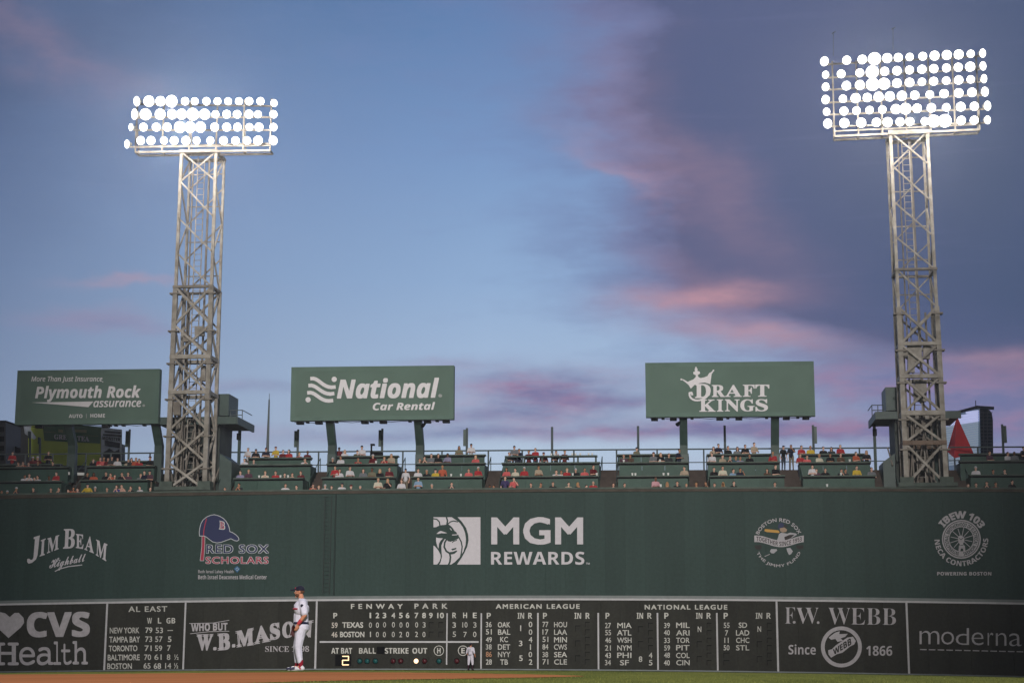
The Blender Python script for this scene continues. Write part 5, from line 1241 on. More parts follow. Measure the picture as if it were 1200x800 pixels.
HAIR = {'short': shell([('e', (0, .022, .045), (.086, .100, .086), 0)], lambda c: c.y < -.055 and c.z < .07 or c.z < -.03),
        'long': shell([('e', (0, .025, .045), (.09, .102, .09), 0), ('c', (0, .06, .02), (0, .055, -.17), .085, .07, 0), ('c', (-.07, .02, 0), (-.075, .0, -.14), .03, .03, 0), ('c', (.07, .02, 0), (.075, .0, -.14), .03, .03, 0)], lambda c: c.y < -.05 and c.z < .065)}
HAIR['cap'] = shell([('e', (0, .012, .055), (.088, .102, .082), 0), ('c', (-.035, -.11, .055), (-.03, -.165, .045), .022, .018, 0), ('c', (.035, -.11, .055), (.03, -.165, .045), .022, .018, 0), ('c', (0, -.11, .06), (0, -.175, .05), .022, .018, 0)], lambda c: c.z < .02)
def cl(n, rgb): return mat('clothing_'+n, tuple(.74*(v*.88+.12*sum(lin(rgb))/3) for v in lin(rgb)), .85)
COL = {'white': cl('white', (225, 222, 228)), 'cream': cl('cream', (222, 214, 190)), 'grey': cl('grey', (120, 124, 130)), 'dark grey': cl('dark_grey', (60, 63, 66)), 'black': cl('black', (26, 26, 30)), 'navy': cl('navy', (26, 32, 58)),
       'red': cl('red', (190, 32, 42)), 'maroon': cl('maroon', (110, 24, 34)), 'yellow': cl('yellow', (225, 190, 20)), 'orange': cl('orange', (205, 92, 55)), 'pink': cl('pink', (225, 165, 175)), 'coral': cl('coral', (225, 95, 95)),
       'plum': cl('plum', (95, 62, 78)), 'light blue': cl('light_blue', (140, 175, 210)), 'blue': cl('blue', (45, 60, 150)), 'purple': cl('purple', (70, 60, 110)), 'beige': cl('beige', (190, 170, 145)), 'peach': cl('peach', (215, 165, 145)),
       'brown': cl('brown', (95, 72, 55)), 'olive': cl('olive', (95, 90, 60)), 'khaki': cl('khaki', (130, 125, 100)), 'lilac': cl('lilac', (155, 150, 185)), 'teal': cl('teal', (50, 100, 120))}
SKIN = [mat('skin_%s' % n, lin(c), .6) for n, c in (('light', (205, 160, 138)), ('fair', (218, 176, 156)), ('tan', (176, 128, 100)), ('deep', (112, 76, 58)))]
HAIRC = [mat('hair_%s' % n, lin(c), .8) for n, c in (('black', (24, 20, 20)), ('brown', (62, 42, 30)), ('fair', (165, 130, 85)), ('grey', (150, 148, 145)))]
SHOE = mat('dark_shoe', (.02, .02, .022), .6); DENIM = mat('dark_trousers', (.03, .036, .055), .9); KHK = mat('khaki_trousers', (.18, .15, .11), .9)
ORD = ['first', 'second', 'third', 'fourth', 'fifth', 'sixth', 'seventh', 'eighth', 'ninth', 'tenth']
PEOPLE = []
def fans(sec, row, lst): 
    for it in lst: PEOPLE.append((sec, row)+tuple(it))
# (x, head-top y, shirt, headgear, pose)
h, lg, cp, wc = 'short', 'long', 'cap', 'whitecap'
fans('A1', 'front', [(2, 574.4, 'white', h, 's_lean'), (9, 574.6, 'grey', wc, 's_lean'), (20, 570.6, 'dark grey', wc, 's_up'), (40, 571, 'dark grey', h, 's_lean'), (60, 571.4, 'brown', h, 's_lean'), (70, 571, 'dark grey', h, 's_up')])
fans('A1', 'mid', [(29, 556.2, 'white', h, 's_lean'), (34.4, 555, 'white', h, 's_up'), (40.6, 558.8, 'white', h, 's_wide'), (45, 556.8, 'white', h, 's_lean'), (57.6, 557.6, 'grey', h, 's_lean'), (66.6, 552.8, 'red', h, 's_wide')])
fans('A1', 'top', [(22.6, 541, 'peach', h, 's_lean'), (27.6, 540.6, 'orange', h, 's_up'), (34, 541.4, 'pink', h, 's_lean'), (45, 540, 'black', h, 's_lean'), (63, 540.4, 'black', h, 's_wide')])
fans('A1', 'stand', [(15, 529, 'red', h, 't_lean'), (38.6, 535, 'maroon', wc, 't_down'), (44.2, 534.6, 'maroon', wc, 't_lean'), (57, 528.6, 'black', h, 't_lean')])
fans('A2', 'front', [(81, 573, 'peach', h, 's_lean'), (86, 570.4, 'orange', lg, 's_up'), (92, 571.6, 'pink', h, 's_lean'), (103.4, 566.6, 'yellow', cp, 's_wide'), (111.8, 570, 'dark grey', wc, 's_lean'), (126, 571, 'dark grey', h, 's_lean'),
                     (138, 568, 'blue', lg, 's_up'), (142.6, 567.6, 'peach', h, 's_one'), (154.4, 569.4, 'black', h, 's_up'), (164.8, 569.2, 'white', h, 's_lean'), (176, 570.6, 'peach', h, 's_wide')])
fans('A2', 'mid', [(102.4, 553.6, 'black', h, 's_up'), (110.2, 553.6, 'orange', lg, 's_up'), (124.6, 552.8, 'black', h, 's_wide'), (130.6, 554, 'orange', h, 's_up'), (134.6, 556, 'dark grey', lg, 's_lean'), (143.2, 553.4, 'black', h, 's_one'), (150.4, 553, 'plum', h, 's_lean'),
                   (165, 555, 'grey', h, 's_lean'), (169.6, 551.4, 'navy', h, 's_lean'), (176, 551, 'plum', cp, 's_lean')])
fans('A2', 'top', [(109.4, 537.6, 'black', h, 's_wide'), (117.6, 535.6, 'red', h, 's_up'), (121.8, 535.8, 'coral', h, 's_lean'), (126.8, 536, 'maroon', h, 's_lean'), (131.4, 534.6, 'dark grey', lg, 's_lean'), (138, 536, 'white', h, 's_lean'), (150.6, 538, 'beige', h, 's_lean'),
                   (154, 536.4, 'dark grey', lg, 's_lean'), (159.4, 536, 'orange', h, 's_up'), (163.4, 537.4, 'red', h, 's_lean'), (176.6, 534.6, 'black', cp, 's_wide')])
fans('B', 'front', [(264, 571, 'maroon', h, 's_wide'), (281, 566, 'dark grey', h, 's_up'), (334.6, 566.6, 'white', h, 's_wide'), (348, 568.4, 'black', h, 's_lean'), (366.8, 567, 'orange', h, 's_up')])
fans('B', 'mid', [(282, 551.4, 'lilac', h, 's_wide'), (291.6, 550, 'plum', h, 's_wide'), (310.8, 552, 'cream', h, 's_up'), (323.6, 551.6, 'red', h, 's_lean'), (333.4, 554.2, 'brown', h, 's_lean'), (342, 554, 'beige', h, 's_up'), (353.2, 551.6, 'maroon', h, 's_lean')])
fans('B', 'top', [(287, 537, 'white', h, 's_lean'), (297.6, 538.4, 'grey', h, 's_lean'), (356.8, 536.8, 'white', h, 's_up')])
fans('B', 'stand', [(291.2, 524.4, 'white', 'greyhair', 't_lean'), (300, 526, 'black', cp, 't_cross'), (311.8, 524.6, 'navy', cp, 't_cross'), (323.6, 523.2, 'yellow', cp, 't_lean'), (331.8, 527, 'maroon', h, 't_lean'), (339, 526.6, 'red', lg, 't_cross'), (350.8, 530, 'red', h, 't_lean'), (360.4, 528, 'maroon', h, 't_cross')])
fans('C', 'front', [(373.4, 568.6, 'maroon', h, 's_wide'), (381.2, 567.4, 'white', wc, 's_lean'), (389, 568.8, 'brown', h, 's_up'), (400.6, 565.8, 'white', cp, 's_wide'), (412.2, 568, 'white', cp, 's_lean'), (422.8, 568.8, 'white', 'greyhair', 's_wide'), (443.2, 559.8, 'cream', h, 't_cross'), (454.6, 560.6, 'black', 'blonde', 't_one'), (470.8, 561.6, 'white', h, 't_lean')])
fans('C', 'mid', [(393, 545.8, 'red', h, 's_wide'), (397.8, 549.2, 'white', lg, 's_lean'), (410, 546.4, 'white', h, 't_lean'), (425.8, 549.2, 'grey', lg, 's_lean'), (436.2, 548.2, 'khaki', h, 's_up'), (445.4, 549.2, 'black', 'blonde', 's_lean'), (456.2, 547.4, 'maroon', h, 's_wide')])
fans('C', 'top', [(390, 536, 'black', wc, 's_lean'), (399.6, 534, 'white', h, 's_lean'), (419.8, 536.2, 'red', h, 's_up'), (437.4, 532.2, 'maroon', wc, 's_lean'), (450.8, 535.2, 'red', h, 's_up'), (458.8, 531.6, 'beige', 'blonde', 's_wide')])
fans('C', 'stand', [(397.4, 524, 'maroon', cp, 't_down'), (404, 527, 'white', lg, 't_lean'), (418.6, 527.2, 'olive', cp, 't_lean'), (424.4, 522, 'white', cp, 't_lean')])
fans('C', 'aisle', [(475.6, 549, 'white', cp, 't_down')])
fans('D', 'front', [(490.4, 558.8, 'light blue', h, 't_cross'), (506.6, 566.8, 'white', 'greyhair', 's_lean'), (529.2, 565, 'dark grey', h, 's_up'), (573.4, 567.8, 'brown', h, 's_up'), (579, 568.2, 'peach', h, 's_lean')])
fans('D', 'mid', [(490, 549, 'white', h, 's_cross' if False else 's_up'), (500.6, 550, 'black', 'greyhair', 's_lean'), (510.6, 549.2, 'yellow', cp, 's_up'), (518.6, 545.2, 'orange', h, 't_down'), (549.4, 549, 'coral', h, 's_wide'), (560.2, 546.8, 'red', wc, 's_wide')])
fans('D', 'top', [(491.8, 537.2, 'white', h, 's_lean'), (497.2, 534.8, 'brown', h, 's_up'), (505.6, 531.4, 'grey', h, 's_cross' if False else 's_wide'), (513.4, 531.4, 'black', lg, 's_lean'), (524.8, 531, 'lilac', h, 's_wide'), (557.6, 533, 'coral', 'blonde', 's_lean')])
fans('D', 'stand', [(538, 522.4, 'khaki', lg, 't_lean'), (552.2, 519.8, 'white', cp, 't_lean')])
fans('E', 'front', [(592, 557.8, 'purple', h, 't_down'), (602.2, 559.4, 'coral', h, 't_one'), (622.6, 565.6, 'black', h, 's_lean'), (634.4, 565.4, 'dark grey', h, 's_up'), (647.6, 564.4, 'black', h, 's_wide'), (666, 565, 'beige', h, 's_lean'), (676.6, 565, 'black', 'blonde', 's_up'), (686.6, 568, 'beige', h, 's_lean'), (695.2, 563.6, 'red', 'greyhair', 's_wide')])
fans('E', 'mid', [(593.8, 547.8, 'coral', lg, 's_wide'), (604, 548.4, 'cream', h, 's_up'), (614.6, 547, 'red', wc, 's_wide'), (631, 545.6, 'beige', h, 's_wide'), (651.8, 550.6, 'white', h, 's_up'), (657.8, 551, 'white', h, 's_lean'), (664.2, 548.4, 'red', h, 's_up'), (674.8, 548.6, 'black', wc, 's_lean'), (685, 548.2, 'coral', h, 's_up'), (695, 544.6, 'maroon', h, 't_lean')])
fans('E', 'stand', [(596.6, 529.6, 'grey', h, 't_lean'), (602.8, 522.2, 'grey', cp, 't_lean'), (608.4, 525.6, 'navy', h, 't_cross'), (619.8, 527.2, 'maroon', h, 't_cross'), (627.6, 524.8, 'red', h, 't_lean'), (637, 529.8, 'maroon', cp, 't_lean'), (651.6, 528, 'dark grey', h, 't_wide' if False else 't_one'), (661.6, 527.4, 'maroon', h, 't_cross')])
fans('F', 'front', [(718.6, 565.8, 'peach', h, 's_up'), (731.4, 566, 'brown', h, 's_lean'), (768, 558.6, 'pink', h, 't_lean'), (782, 564.6, 'brown', 'blonde', 's_up'), (793.6, 563.8, 'black', h, 's_wide'), (804.4, 566.6, 'dark grey', h, 's_lean'), (815.6, 565.4, 'peach', h, 's_up')])
fans('F', 'mid', [(802, 546.4, 'beige', h, 's_wide')])
fans('F', 'top', [(731, 532, 'plum', h, 's_lean'), (738.8, 532, 'brown', h, 's_lean'), (765.8, 529.6, 'grey', cp, 's_wide'), (774, 530.4, 'black', 'blonde', 's_up'), (783.6, 531, 'dark grey', h, 's_lean'), (795.8, 525.8, 'navy', h, 't_lean')])
fans('F', 'stand', [(745.8, 524, 'khaki', cp, 't_cross')])
fans('G', 'front', [(827.4, 564.2, 'black', h, 's_one'), (837.4, 566, 'white', h, 's_wide'), (847.6, 564.8, 'beige', 'blonde', 's_up'), (859.4, 563.8, 'black', h, 's_lean'), (908, 565, 'white', h, 's_wide')])
fans('G', 'mid', [(836.6, 547.6, 'black', h, 's_lean'), (846.8, 546, 'cream', h, 's_wide'), (858.4, 549.2, 'light blue', h, 's_wide'), (867.2, 548.2, 'navy', h, 's_one'), (899.4, 549, 'brown', lg, 's_lean'), (908.4, 544.4, 'black', h, 't_lean')])
fans('G', 'top', [(834.4, 530, 'white', h, 's_lean'), (846.4, 532.6, 'beige', h, 's_lean'), (855.8, 534, 'black', h, 's_up'), (861.6, 534, 'teal', h, 's_lean'), (867, 534.6, 'lilac', h, 's_lean'), (878.4, 532, 'black', h, 's_lean'), (905.8, 529.2, 'red', h, 's_wide')])
fans('G', 'stand', [(836.2, 523.2, 'beige', lg, 't_lean'), (841.6, 519.8, 'navy', h, 't_lean'), (852.8, 522.4, 'black', h, 't_lean'), (864, 523.4, 'grey', lg, 't_cross'), (873, 520.8, 'black', h, 't_cross'), (883.4, 518.4, 'beige', h, 't_lean')])
fans('G', 'aisle', [(917.6, 522, 'black', cp, 't_down'), (927, 521, 'navy', h, 't_one')])
fans('H', 'mid', [(952, 544.6, 'white', h, 's_up'), (956.6, 549, 'plum', h, 's_lean'), (966.8, 548.4, 'black', h, 's_wide'), (985.4, 549.4, 'black', h, 's_up'), (990, 549.4, 'dark grey', h, 's_lean'), (1003.6, 545.6, 'yellow', h, 's_wide'), (1021, 547.4, 'grey', h, 's_lean')])
fans('H', 'top', [(937.6, 531.4, 'red', h, 's_wide'), (945.4, 533.4, 'coral', h, 's_lean'), (959.6, 531.6, 'cream', h, 's_wide'), (972.8, 531, 'black', h, 's_up'), (984.8, 530.8, 'brown', h, 's_lean'), (1002.6, 529.2, 'orange', h, 's_wide'), (1015.4, 527.6, 'black', 'fairlong', 's_wide')])
fans('H', 'stand', [(938.8, 521.8, 'red', h, 't_cross'), (949.6, 522.2, 'yellow', h, 't_lean'), (964.6, 523, 'black', h, 't_cross'), (974.2, 523.6, 'dark grey', lg, 't_cross'), (984.4, 521, 'red', 'greyhair', 't_lean')])
fans('I', 'front', [(1134, 566.6, 'dark grey', h, 's_lean'), (1143.6, 565.6, 'brown', h, 's_lean'), (1156.4, 564, 'black', h, 's_up'), (1166.2, 565, 'maroon', h, 's_lean'), (1185, 562.4, 'black', h, 's_wide')])
fans('I', 'mid', [(1143.4, 546.2, 'white', wc, 's_wide'), (1163, 550, 'dark grey', h, 's_lean'), (1176.8, 549.8, 'black', h, 's_up')])
fans('I', 'top', [(1159, 528.4, 'plum', h, 's_lean'), (1180.4, 529.4, 'white', h, 's_wide'), (1188.6, 529, 'grey', h, 's_lean'), (1198.8, 523, 'black', h, 's_wide')])
ROWY = {'front': .85, 'mid': 2.75, 'top': 4.75, 'stand': 6.55, 'aisle': 4.6}
ROWP = {'front': 'in the front row', 'mid': 'at the middle counter', 'top': 'at the upper counter', 'stand': 'standing at the back rail', 'aisle': 'standing on the aisle'}
from collections import Counter
cnt = Counter((p[0], p[1], p[4]) for p in PEOPLE); seen = Counter()
for (sec, row, px, py, shirt, hg, pose) in PEOPLE:
    Y = ROWY[row]
    if row == 'aisle' and px < 500: Y = 2.2
    if row == 'aisle' and px > 900: Y = 6.3
    q = P(px, py, Y); tz = TIERZ[sec]
    floor = {'front': tz[0], 'mid': tz[1], 'top': tz[2], 'stand': tz[3], 'aisle': q.z-1.74}[row]
    if row == 'stand': floor = max(floor, zat(q.x, Y, lambda p: level(p, 551.6)))
    hh = q.z-floor
    if row in ('front', 'mid', 'top') and pose[0] == 't' and hh < 1.5: pose = 's_'+{'down': 'lean', 'cross': 'up'}.get(pose[2:], pose[2:])
    if row in ('front', 'mid', 'top') and pose[0] == 's' and hh > 1.62: pose = 't_'+{'up': 'cross', 'wide': 'lean'}.get(pose[2:], pose[2:])
    H = 1.455 if pose[0] == 's' else 1.755
    s = rnd.uniform(.95, 1.04)
    key = (sec, row, shirt); seen[key] += 1
    oc = (ORD[seen[key]-1]+' ' if cnt[key] > 1 else '')
    extra = {'cap': ' and dark cap', 'whitecap': ' and white cap', 'blonde': ' with blonde hair', 'greyhair': ' with grey hair', 'long': ' with long hair', 'fairlong': ' with long fair hair'}.get(hg, '')
    lab = 'fan in %s%s %s %s' % (shirt, extra, ROWP[row], SECT[sec][3])
    if len(lab.split()) > 16: lab = 'fan in %s %s %s' % (shirt, ROWP[row], SECT[sec][3])
    if cnt[key] > 1: lab = '%s fan from left in %s %s %s' % (ORD[seen[key]-1], shirt, ROWP[row], SECT[sec][3])
    t = thing('person', lab, 'person', (q.x, Y, q.z-H*s), 'fans in the seats above the wall')
    t.scale = (s, s, s); t.rotation_euler.z = rnd.uniform(-.45, .55)+.08
    b = bpy.data.objects.new('body', PROTO[pose]); C.objects.link(b); b.parent = t
    sk = rnd.choices(SKIN, (5, 4, 3, 1))[0]
    for sl, m_ in zip(b.material_slots, (sk, COL[shirt], rnd.choice((DENIM, DENIM, KHK)), SHOE)): sl.link = 'OBJECT'; sl.material = m_
    hk = {'whitecap': 'cap', 'blonde': 'long', 'greyhair': 'short', 'fairlong': 'long'}.get(hg, hg)
    o = bpy.data.objects.new('cap' if hk == 'cap' else 'hair', HAIR[hk]); C.objects.link(o); o.parent = t
    o.location = (0, HEADY[pose[0]], HEADZ[pose[0]])
    hm = COL['white'] if hg == 'whitecap' else rnd.choice((COL['navy'], COL['navy'], COL['maroon'])) if hg == 'cap' else HAIRC[2] if hg in ('blonde', 'fairlong') else HAIRC[3] if hg == 'greyhair' else rnd.choices(HAIRC[:3], (3, 4, 1))[0]
    o.material_slots[0].link = 'OBJECT'; o.material_slots[0].material = hm
# ------------------------------------------------------------------ the third baseman
UNI = mat('white_uniform_cloth', (.72, .70, .80), .85, .08, 9, .5, spec=.1)
PIN = mat('uniform_red_trim', (.40, .02, .05), .7); BELT = mat('navy_belt', (.015, .018, .05), .5); SOCK = mat('red_sock', (.30, .012, .03), .9); CAPN = mat('navy_cap_cloth', (.012, .013, .03), .8)
PSK = mat('player_skin', lin((205, 140, 108)), .55, .06, 14); BEARD = mat('brown_beard', (.12, .055, .03), .9); BAND = mat('red_wristband', (.52, .05, .06), .8); GLOVE = mat('maroon_glove_leather', (.07, .018, .018), .6)
SOLE = mat('white_cleat', (.72, .70, .72), .5); CLT = mat('cleat_dark_panel', (.05, .05, .09), .5)
foot = pg(350.5, 785.6)
# stand him 37.5 m from the lens where the picture's feet fall
sgt = 98/1.89
dist = F/sgt*1.0
r = ray(350.5, 786.0); fx = CAMLOC+r*(dist/ (r.y*math.cos(YAW)-r.x*math.sin(YAW)) )
fx.z = zf(fx.x, fx.y)
fx = foot.copy(); psc = 98*(fx-CAMLOC).dot(R3 @ Vector((0, 0, -1)))/F/1.865
pl = thing('person', 'ballplayer in white uniform, dark cap and red socks standing side-on before the boards', 'person', (fx.x, fx.y, fx.z))
pl.rotation_euler.z = math.radians(-84); pl.scale = (psc,)*3; 
def V(f, x, z): return (x, -f, z)       # forward, sideways (left hand +), up
HP = V(.035, 0, 1.745)
hp = head_prims(HP[0], HP[1], HP[2])+[('c', (0, HP[1]-.07, HP[2]-.10), (0, HP[1]-.078, HP[2]-.112), .022, .02, 0), ('c', (-.03, HP[1]-.088, HP[2]+.022), (.03, HP[1]-.088, HP[2]+.022), .012, .012, 0), ('c', (-.02, HP[1]-.092, HP[2]-.062), (.02, HP[1]-.092, HP[2]-.062), .009, .009, 0)]
nl = lambda a, b, ra, rb, m=0, fl=1.0: ('c', a, b, ra, rb, m, fl)
body = hp+[nl(V(-.03, 0, 1.50), V(.01, 0, 1.66), .066, .060), nl(V(-.02, 0, 1.02), V(-.01, 0, 1.2), .145, .14), nl(V(-.02, -.08, 1.36), V(-.02, .08, 1.36), .145, .145), nl(V(-.05, -.15, 1.50), V(-.05, .15, 1.50), .075, .075)]
hipn, knn, ann = V(-.03, .10, .96), V(.02, .12, .53), V(-.045, .12, .10)
hipf, knf, anf = V(-.03, -.10, .96), V(.075, -.13, .53), V(.06, -.14, .10)
for a, b, c in ((hipn, knn, ann), (hipf, knf, anf)):
    body += [nl(a, b, .115, .072), nl(b, c, .068, .045), nl(c, (c[0], c[1]-.12, .04), .045, .035)]
shn, eln, wrn = V(-.07, .215, 1.47), V(-.13, .30, 1.22), V(.015, .285, 1.02)
shf, elf, wrf = V(-.03, -.215, 1.47), V(.0, -.31, 1.21), V(.14, -.27, 1.03)
def handp(w_, d, palm_n, curl=1, side=1):
    d = Vector(d).normalized(); n = Vector(palm_n).normalized(); a = d.cross(n).normalized(); w_ = Vector(w_); o = []
    pc = w_+d*.055
    for k in (-1, 0, 1): o.append(nl(w_+d*.012+a*k*.014, w_+d*.085+a*k*.024, .017, .016))
    for k, L in ((-1.5, .068), (-.5, .080), (.5, .076), (1.5, .058)):
        b0 = w_+d*.092+a*k*.019; b1 = b0+d*L*.5+n*.012*curl; b2 = b1+(d*.6+n*.8*curl).normalized()*L*.32; b3 = b2+(d*.15+n*curl).normalized()*L*.26
        o += [nl(b0, b1, .0098, .009), nl(b1, b2, .009, .0084), nl(b2, b3, .0084, .0074)]
    t0 = w_+d*.03+a*side*.026; t1 = t0+(d*.7+a*side*.6+n*.3).normalized()*.042; t2 = t1+(d+n*.5).normalized()*.032
    o += [nl(t0, t1, .0125, .011), nl(t1, t2, .011, .009)]
    return o
body += [nl(shn, eln, .066, .050), nl(eln, wrn, .048, .032), nl(shf, elf, .066, .050), nl(elf, wrf, .048, .032)]
body += handp(wrn, V(.35, 0, -1), (0, 0, 0) if False else V(.4, -.9, 0), 1.0, 1)
bme, ids = fuse(body, .0085, 1)
bme.materials.append(PSK); bme.polygons.foreach_set('use_smooth', [True]*len(bme.polygons)); bme.update()
bo = bpy.data.objects.new('body', bme); C.objects.link(bo); bo.parent = pl
def wear(name, prims, m_, vox=.011, cut=None, sm=1, parent=None):
    me, _ = fuse(prims, vox, sm)
    if cut:
        bm = bmesh.new(); bm.from_mesh(me); bmesh.ops.delete(bm, geom=[f for f in bm.faces if cut(f.calc_center_median())], context='FACES'); bm.to_mesh(me); bm.free()
    me.materials.append(m_); me.polygons.foreach_set('use_smooth', [True]*len(me.polygons)); me.update()
    o = bpy.data.objects.new(name, me); C.objects.link(o); o.parent = parent or pl; return o
mids = lambda a, b, t: tuple(Vector(a).lerp(Vector(b), t))
wear('jersey', [nl(V(-.015, -.03, 1.06), V(-.01, -.02, 1.22), .168, .165), nl(V(-.015, .03, 1.06), V(-.01, .02, 1.22), .168, .165), nl(V(-.02, -.09, 1.36), V(-.02, .09, 1.36), .168, .168), nl(V(.0, -.07, 1.40), V(.0, .07, 1.40), .155, .155), nl(V(-.055, -.16, 1.51), V(-.055, .16, 1.51), .086, .086),
                nl(V(-.04, 0, 1.50), V(-.02, 0, 1.575), .10, .078), nl(shn, mids(shn, eln, .80), .092, .082), nl(shf, mids(shf, elf, .80), .092, .082)], UNI,
     cut=lambda c: c.z < 1.045 or (c.z > 1.595))
wear('trousers', [nl(V(-.02, -.06, 1.04), V(-.02, .06, 1.04), .155, .155), nl(V(-.05, -.08, .95), V(-.05, .08, .95), .15, .15), nl(hipn, knn, .136, .092), nl(knn, mids(knn, ann, .74), .090, .066), nl(hipf, knf, .136, .092), nl(knf, mids(knf, anf, .74), .090, .066)], UNI, cut=lambda c: c.z > 1.06)
wear('belt', [nl(V(-.02, -.062, 1.05), V(-.02, .062, 1.05), .168, .168)], BELT, .010, cut=lambda c: abs(c.z-1.05) > .024, sm=0)
for n_, a in (('sock', ann), ('sock', anf)): wear(n_, [nl((a[0], a[1], .21), (a[0], a[1], .10), .060, .052)], SOCK)
for a, d in ((ann, 1), (anf, 1)):
    hx = a[0]; fy = a[1]
    sh_ = wear('cleat', [nl((hx, fy+.045, .055), (hx, fy-.10, .055), .050, .050), nl((hx, fy-.08, .045), (hx, fy-.20, .036), .046, .034), nl((hx, fy+.03, .07), (hx, fy-.0, .115), .048, .05)], SOLE, cut=lambda c: c.z < .012)
    wear('toe_panel', [nl((hx, fy-.13, .052), (hx, fy-.21, .040), .046, .036)], CLT, parent=sh_, cut=lambda c: c.z < .02)
    wear('side_stripe', [nl((hx, fy-.0, .05), (hx, fy-.07, .10), .054, .040)], PIN, parent=sh_, cut=lambda c: c.z < .04 or c.z > .085)
wd_ = (Vector(wrn)-Vector(eln)).normalized()
wear('wristband', [nl(Vector(wrn)-wd_*.095, Vector(wrn)-wd_*.02, .046, .040)], BAND, .009)
hc = Vector(HP)
wear('cap', [('e', (hc.x, hc.y+.012, hc.z+.055), (.090, .106, .084), 0), nl(hc+Vector((-.038, -.10, .045)), hc+Vector((-.03, -.185, .030)), .019, .014), nl(hc+Vector((.038, -.10, .045)), hc+Vector((.03, -.185, .030)), .019, .014), nl(hc+Vector((0, -.10, .052)), hc+Vector((0, -.20, .036)), .019, .014)], CAPN, .009, cut=lambda c: c.z < hc.z+.018)
wear('cap_emblem', [('e', (hc.x, hc.y-.094, hc.z+.075), (.022, .014, .026), 0)], PIN, .006)
wear('hair', [('e', (hc.x, hc.y+.028, hc.z+.005), (.083, .085, .062), 0)], BEARD, .009, cut=lambda c: c.y < hc.y-.02)
wear('beard', [('e', (hc.x, hc.y-.034, hc.z-.072), (.063, .066, .052), 0)], BEARD, .008, cut=lambda c: (c.z > hc.z-.045 and c.y < hc.y-.06) or c.y > hc.y+.02)
EYEW = mat('eye_white', (.7, .7, .7), .3)
for s in (-1, 1):
    e_ = wear('eye', [('e', (hc.x+s*.031, hc.y-.083, hc.z+.004), (.014, .010, .009), 0)], EYEW, .004)
    wear('iris', [('e', (hc.x+s*.031, hc.y-.092, hc.z+.004), (.006, .004, .006), 0)], BLACK, .0025, parent=e_)
# chest lettering, sleeve patch, glove on the far hand
wear('chest_lettering', [nl(V(.150, -.09, 1.375), V(.154, .06, 1.365), .022, .022), nl(V(.154, .06, 1.365), V(.120, .185, 1.36), .022, .022), nl(V(.120, .185, 1.36), V(.05, .245, 1.36), .022, .018)], PIN, .006)
wear('sleeve_patch', [('e', tuple(Vector(shn)+Vector((.098, -.005, -.045))), (.014, .036, .040), 0)], CAPN, .006)
gl = Vector(wrf)+Vector((0, -.02, -.10))
wear('glove', [('e', tuple(gl), (.045, .075, .10), 0), nl(gl+Vector((0, -.05, -.05)), gl+Vector((.02, -.08, -.13)), .028, .022), nl(gl+Vector((0, -.02, -.06)), gl+Vector((.02, -.03, -.16)), .028, .022), nl(gl+Vector((0, .01, -.06)), gl+Vector((.02, .02, -.155)), .028, .022), nl(gl+Vector((0, .04, -.05)), gl+Vector((.02, .06, -.13)), .026, .02), nl(gl+Vector((.02, .05, .02)), gl+Vector((.05, .10, -.05)), .026, .02)], GLOVE, .012)
# ------------------------------------------------------------------ the left fielder at the foot of the scoreboard
b2 = P(551.3, 784.0, -1.6); z0 = zf(b2.x, -1.6)
lf_ = thing('person', 'distant fielder in pale uniform and dark socks, back turned, close to the scoreboard', 'person', (b2.x, -1.6, z0))
ht = P(551.3, 752.4, -1.6).z-z0; ks = ht/1.80
lf_.scale = (ks,)*3; lf_.rotation_euler.z = math.radians(158)
GUN = mat('pale_away_uniform', (.62, .58, .66), .85, .06, 9); DKS = mat('dark_maroon_sock', (.035, .012, .022), .9)
hp2 = head_prims(0, -.02, 1.66)
fb = hp2+[nl((0, 0, 1.46), (0, -.01, 1.6), .06, .055), nl((0, 0, 1.0), (0, 0, 1.2), .15, .145, 1), nl((-.08, 0, 1.32), (.08, 0, 1.32), .145, .145, 1), nl((-.15, 0, 1.44), (.15, 0, 1.44), .08, .08, 1)]
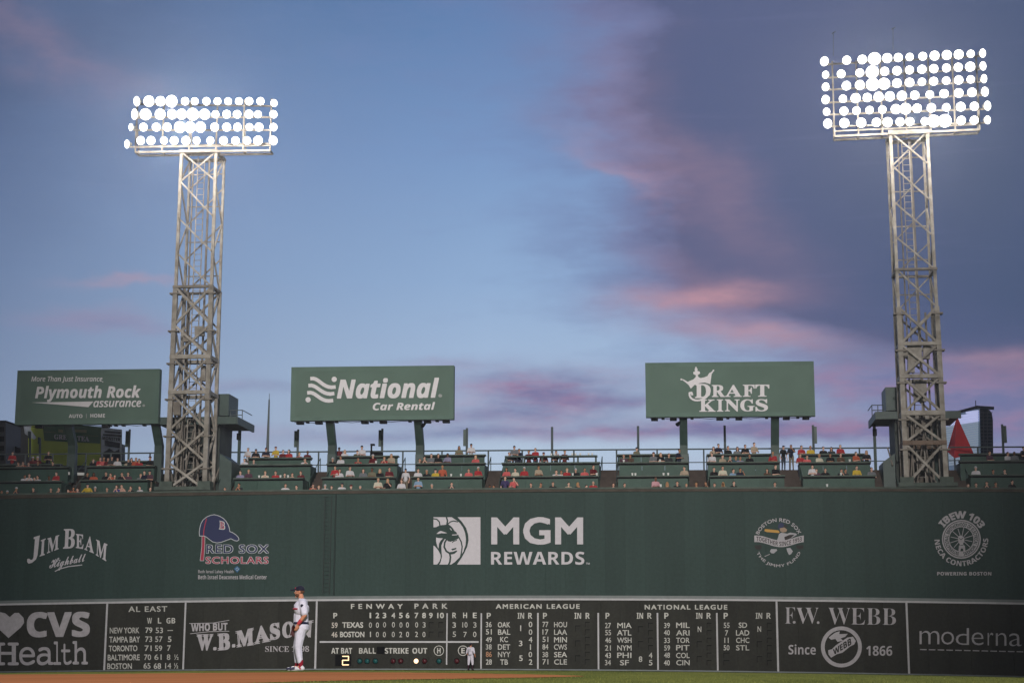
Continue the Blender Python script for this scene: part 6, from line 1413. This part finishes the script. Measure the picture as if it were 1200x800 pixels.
for s in (-1, 1):
    fb += [nl((s*.09, 0, .95), (s*.14, -.02, .52), .125, .09, 1), nl((s*.14, -.02, .50), (s*.15, 0, .38), .075, .06, 1), nl((s*.15, 0, .38), (s*.155, .02, .10), .055, .042, 2), nl((s*.155, .03, .045), (s*.17, -.14, .04), .045, .038, 3)]
    el2, ha2 = ((s*.30, .04, 1.14), (s*.27, -.12, .95)) if s < 0 else ((s*.29, .02, 1.14), (s*.30, -.16, .98))
    fb += [nl((s*.20, 0, 1.42), el2, .075, .06, 1), nl(el2, ha2, .044, .032, 0)]
    dd = (Vector(ha2)-Vector(el2)).normalized()
    if s < 0:
        for j in (-1.5, -.5, .5, 1.5): fb.append(nl(Vector(ha2)+dd*.05+Vector((0, j*.018, 0)), Vector(ha2)+dd*(.14-.01*abs(j))+Vector((.02, j*.02, -.01)), .011, .009, 0))
        fb += [nl(ha2, Vector(ha2)+dd*.06, .035, .032, 0), nl(Vector(ha2)+dd*.02+Vector((.02, -.02, 0)), Vector(ha2)+dd*.07+Vector((.045, -.04, 0)), .012, .01, 0)]
me, ids = fuse(fb, .014, 1)
for m_ in (PSK, GUN, DKS, BLACK): me.materials.append(m_)
me.polygons.foreach_set('material_index', ids); me.polygons.foreach_set('use_smooth', [True]*len(me.polygons)); me.update()
o = bpy.data.objects.new('body', me); C.objects.link(o); o.parent = lf_
wear('cap', [('e', (0, -.008, 1.715), (.09, .105, .085), 0), nl((-.03, -.12, 1.70), (-.025, -.19, 1.69), .02, .015), nl((.03, -.12, 1.70), (.025, -.19, 1.69), .02, .015)], CAPN, .012, cut=lambda c: c.z < 1.67, parent=lf_)
wear('hair', [('e', (0, .01, 1.66), (.083, .09, .07), 0)], HAIRC[0], .012, cut=lambda c: c.y < -.02, parent=lf_)
wear('belt', [nl((-.02, 0, 1.0), (.02, 0, 1.0), .158, .158)], BELT, .012, cut=lambda c: abs(c.z-1.0) > .02, sm=0, parent=lf_)
wear('back_number', [nl((-.045, .150, 1.22), (-.045, .150, 1.38), .014, .014), nl((.045, .150, 1.22), (.045, .150, 1.38), .014, .014)], BELT, .01, parent=lf_)
wear('glove', [('e', (.31, -.22, .88), (.06, .09, .12), 0), nl((.31, -.25, .82), (.32, -.28, .72), .03, .024), nl((.31, -.20, .82), (.32, -.20, .71), .03, .024), nl((.31, -.15, .84), (.32, -.13, .75), .028, .022)], BLACK, .014, parent=lf_)

bpy.data.scenes.remove(SCR)
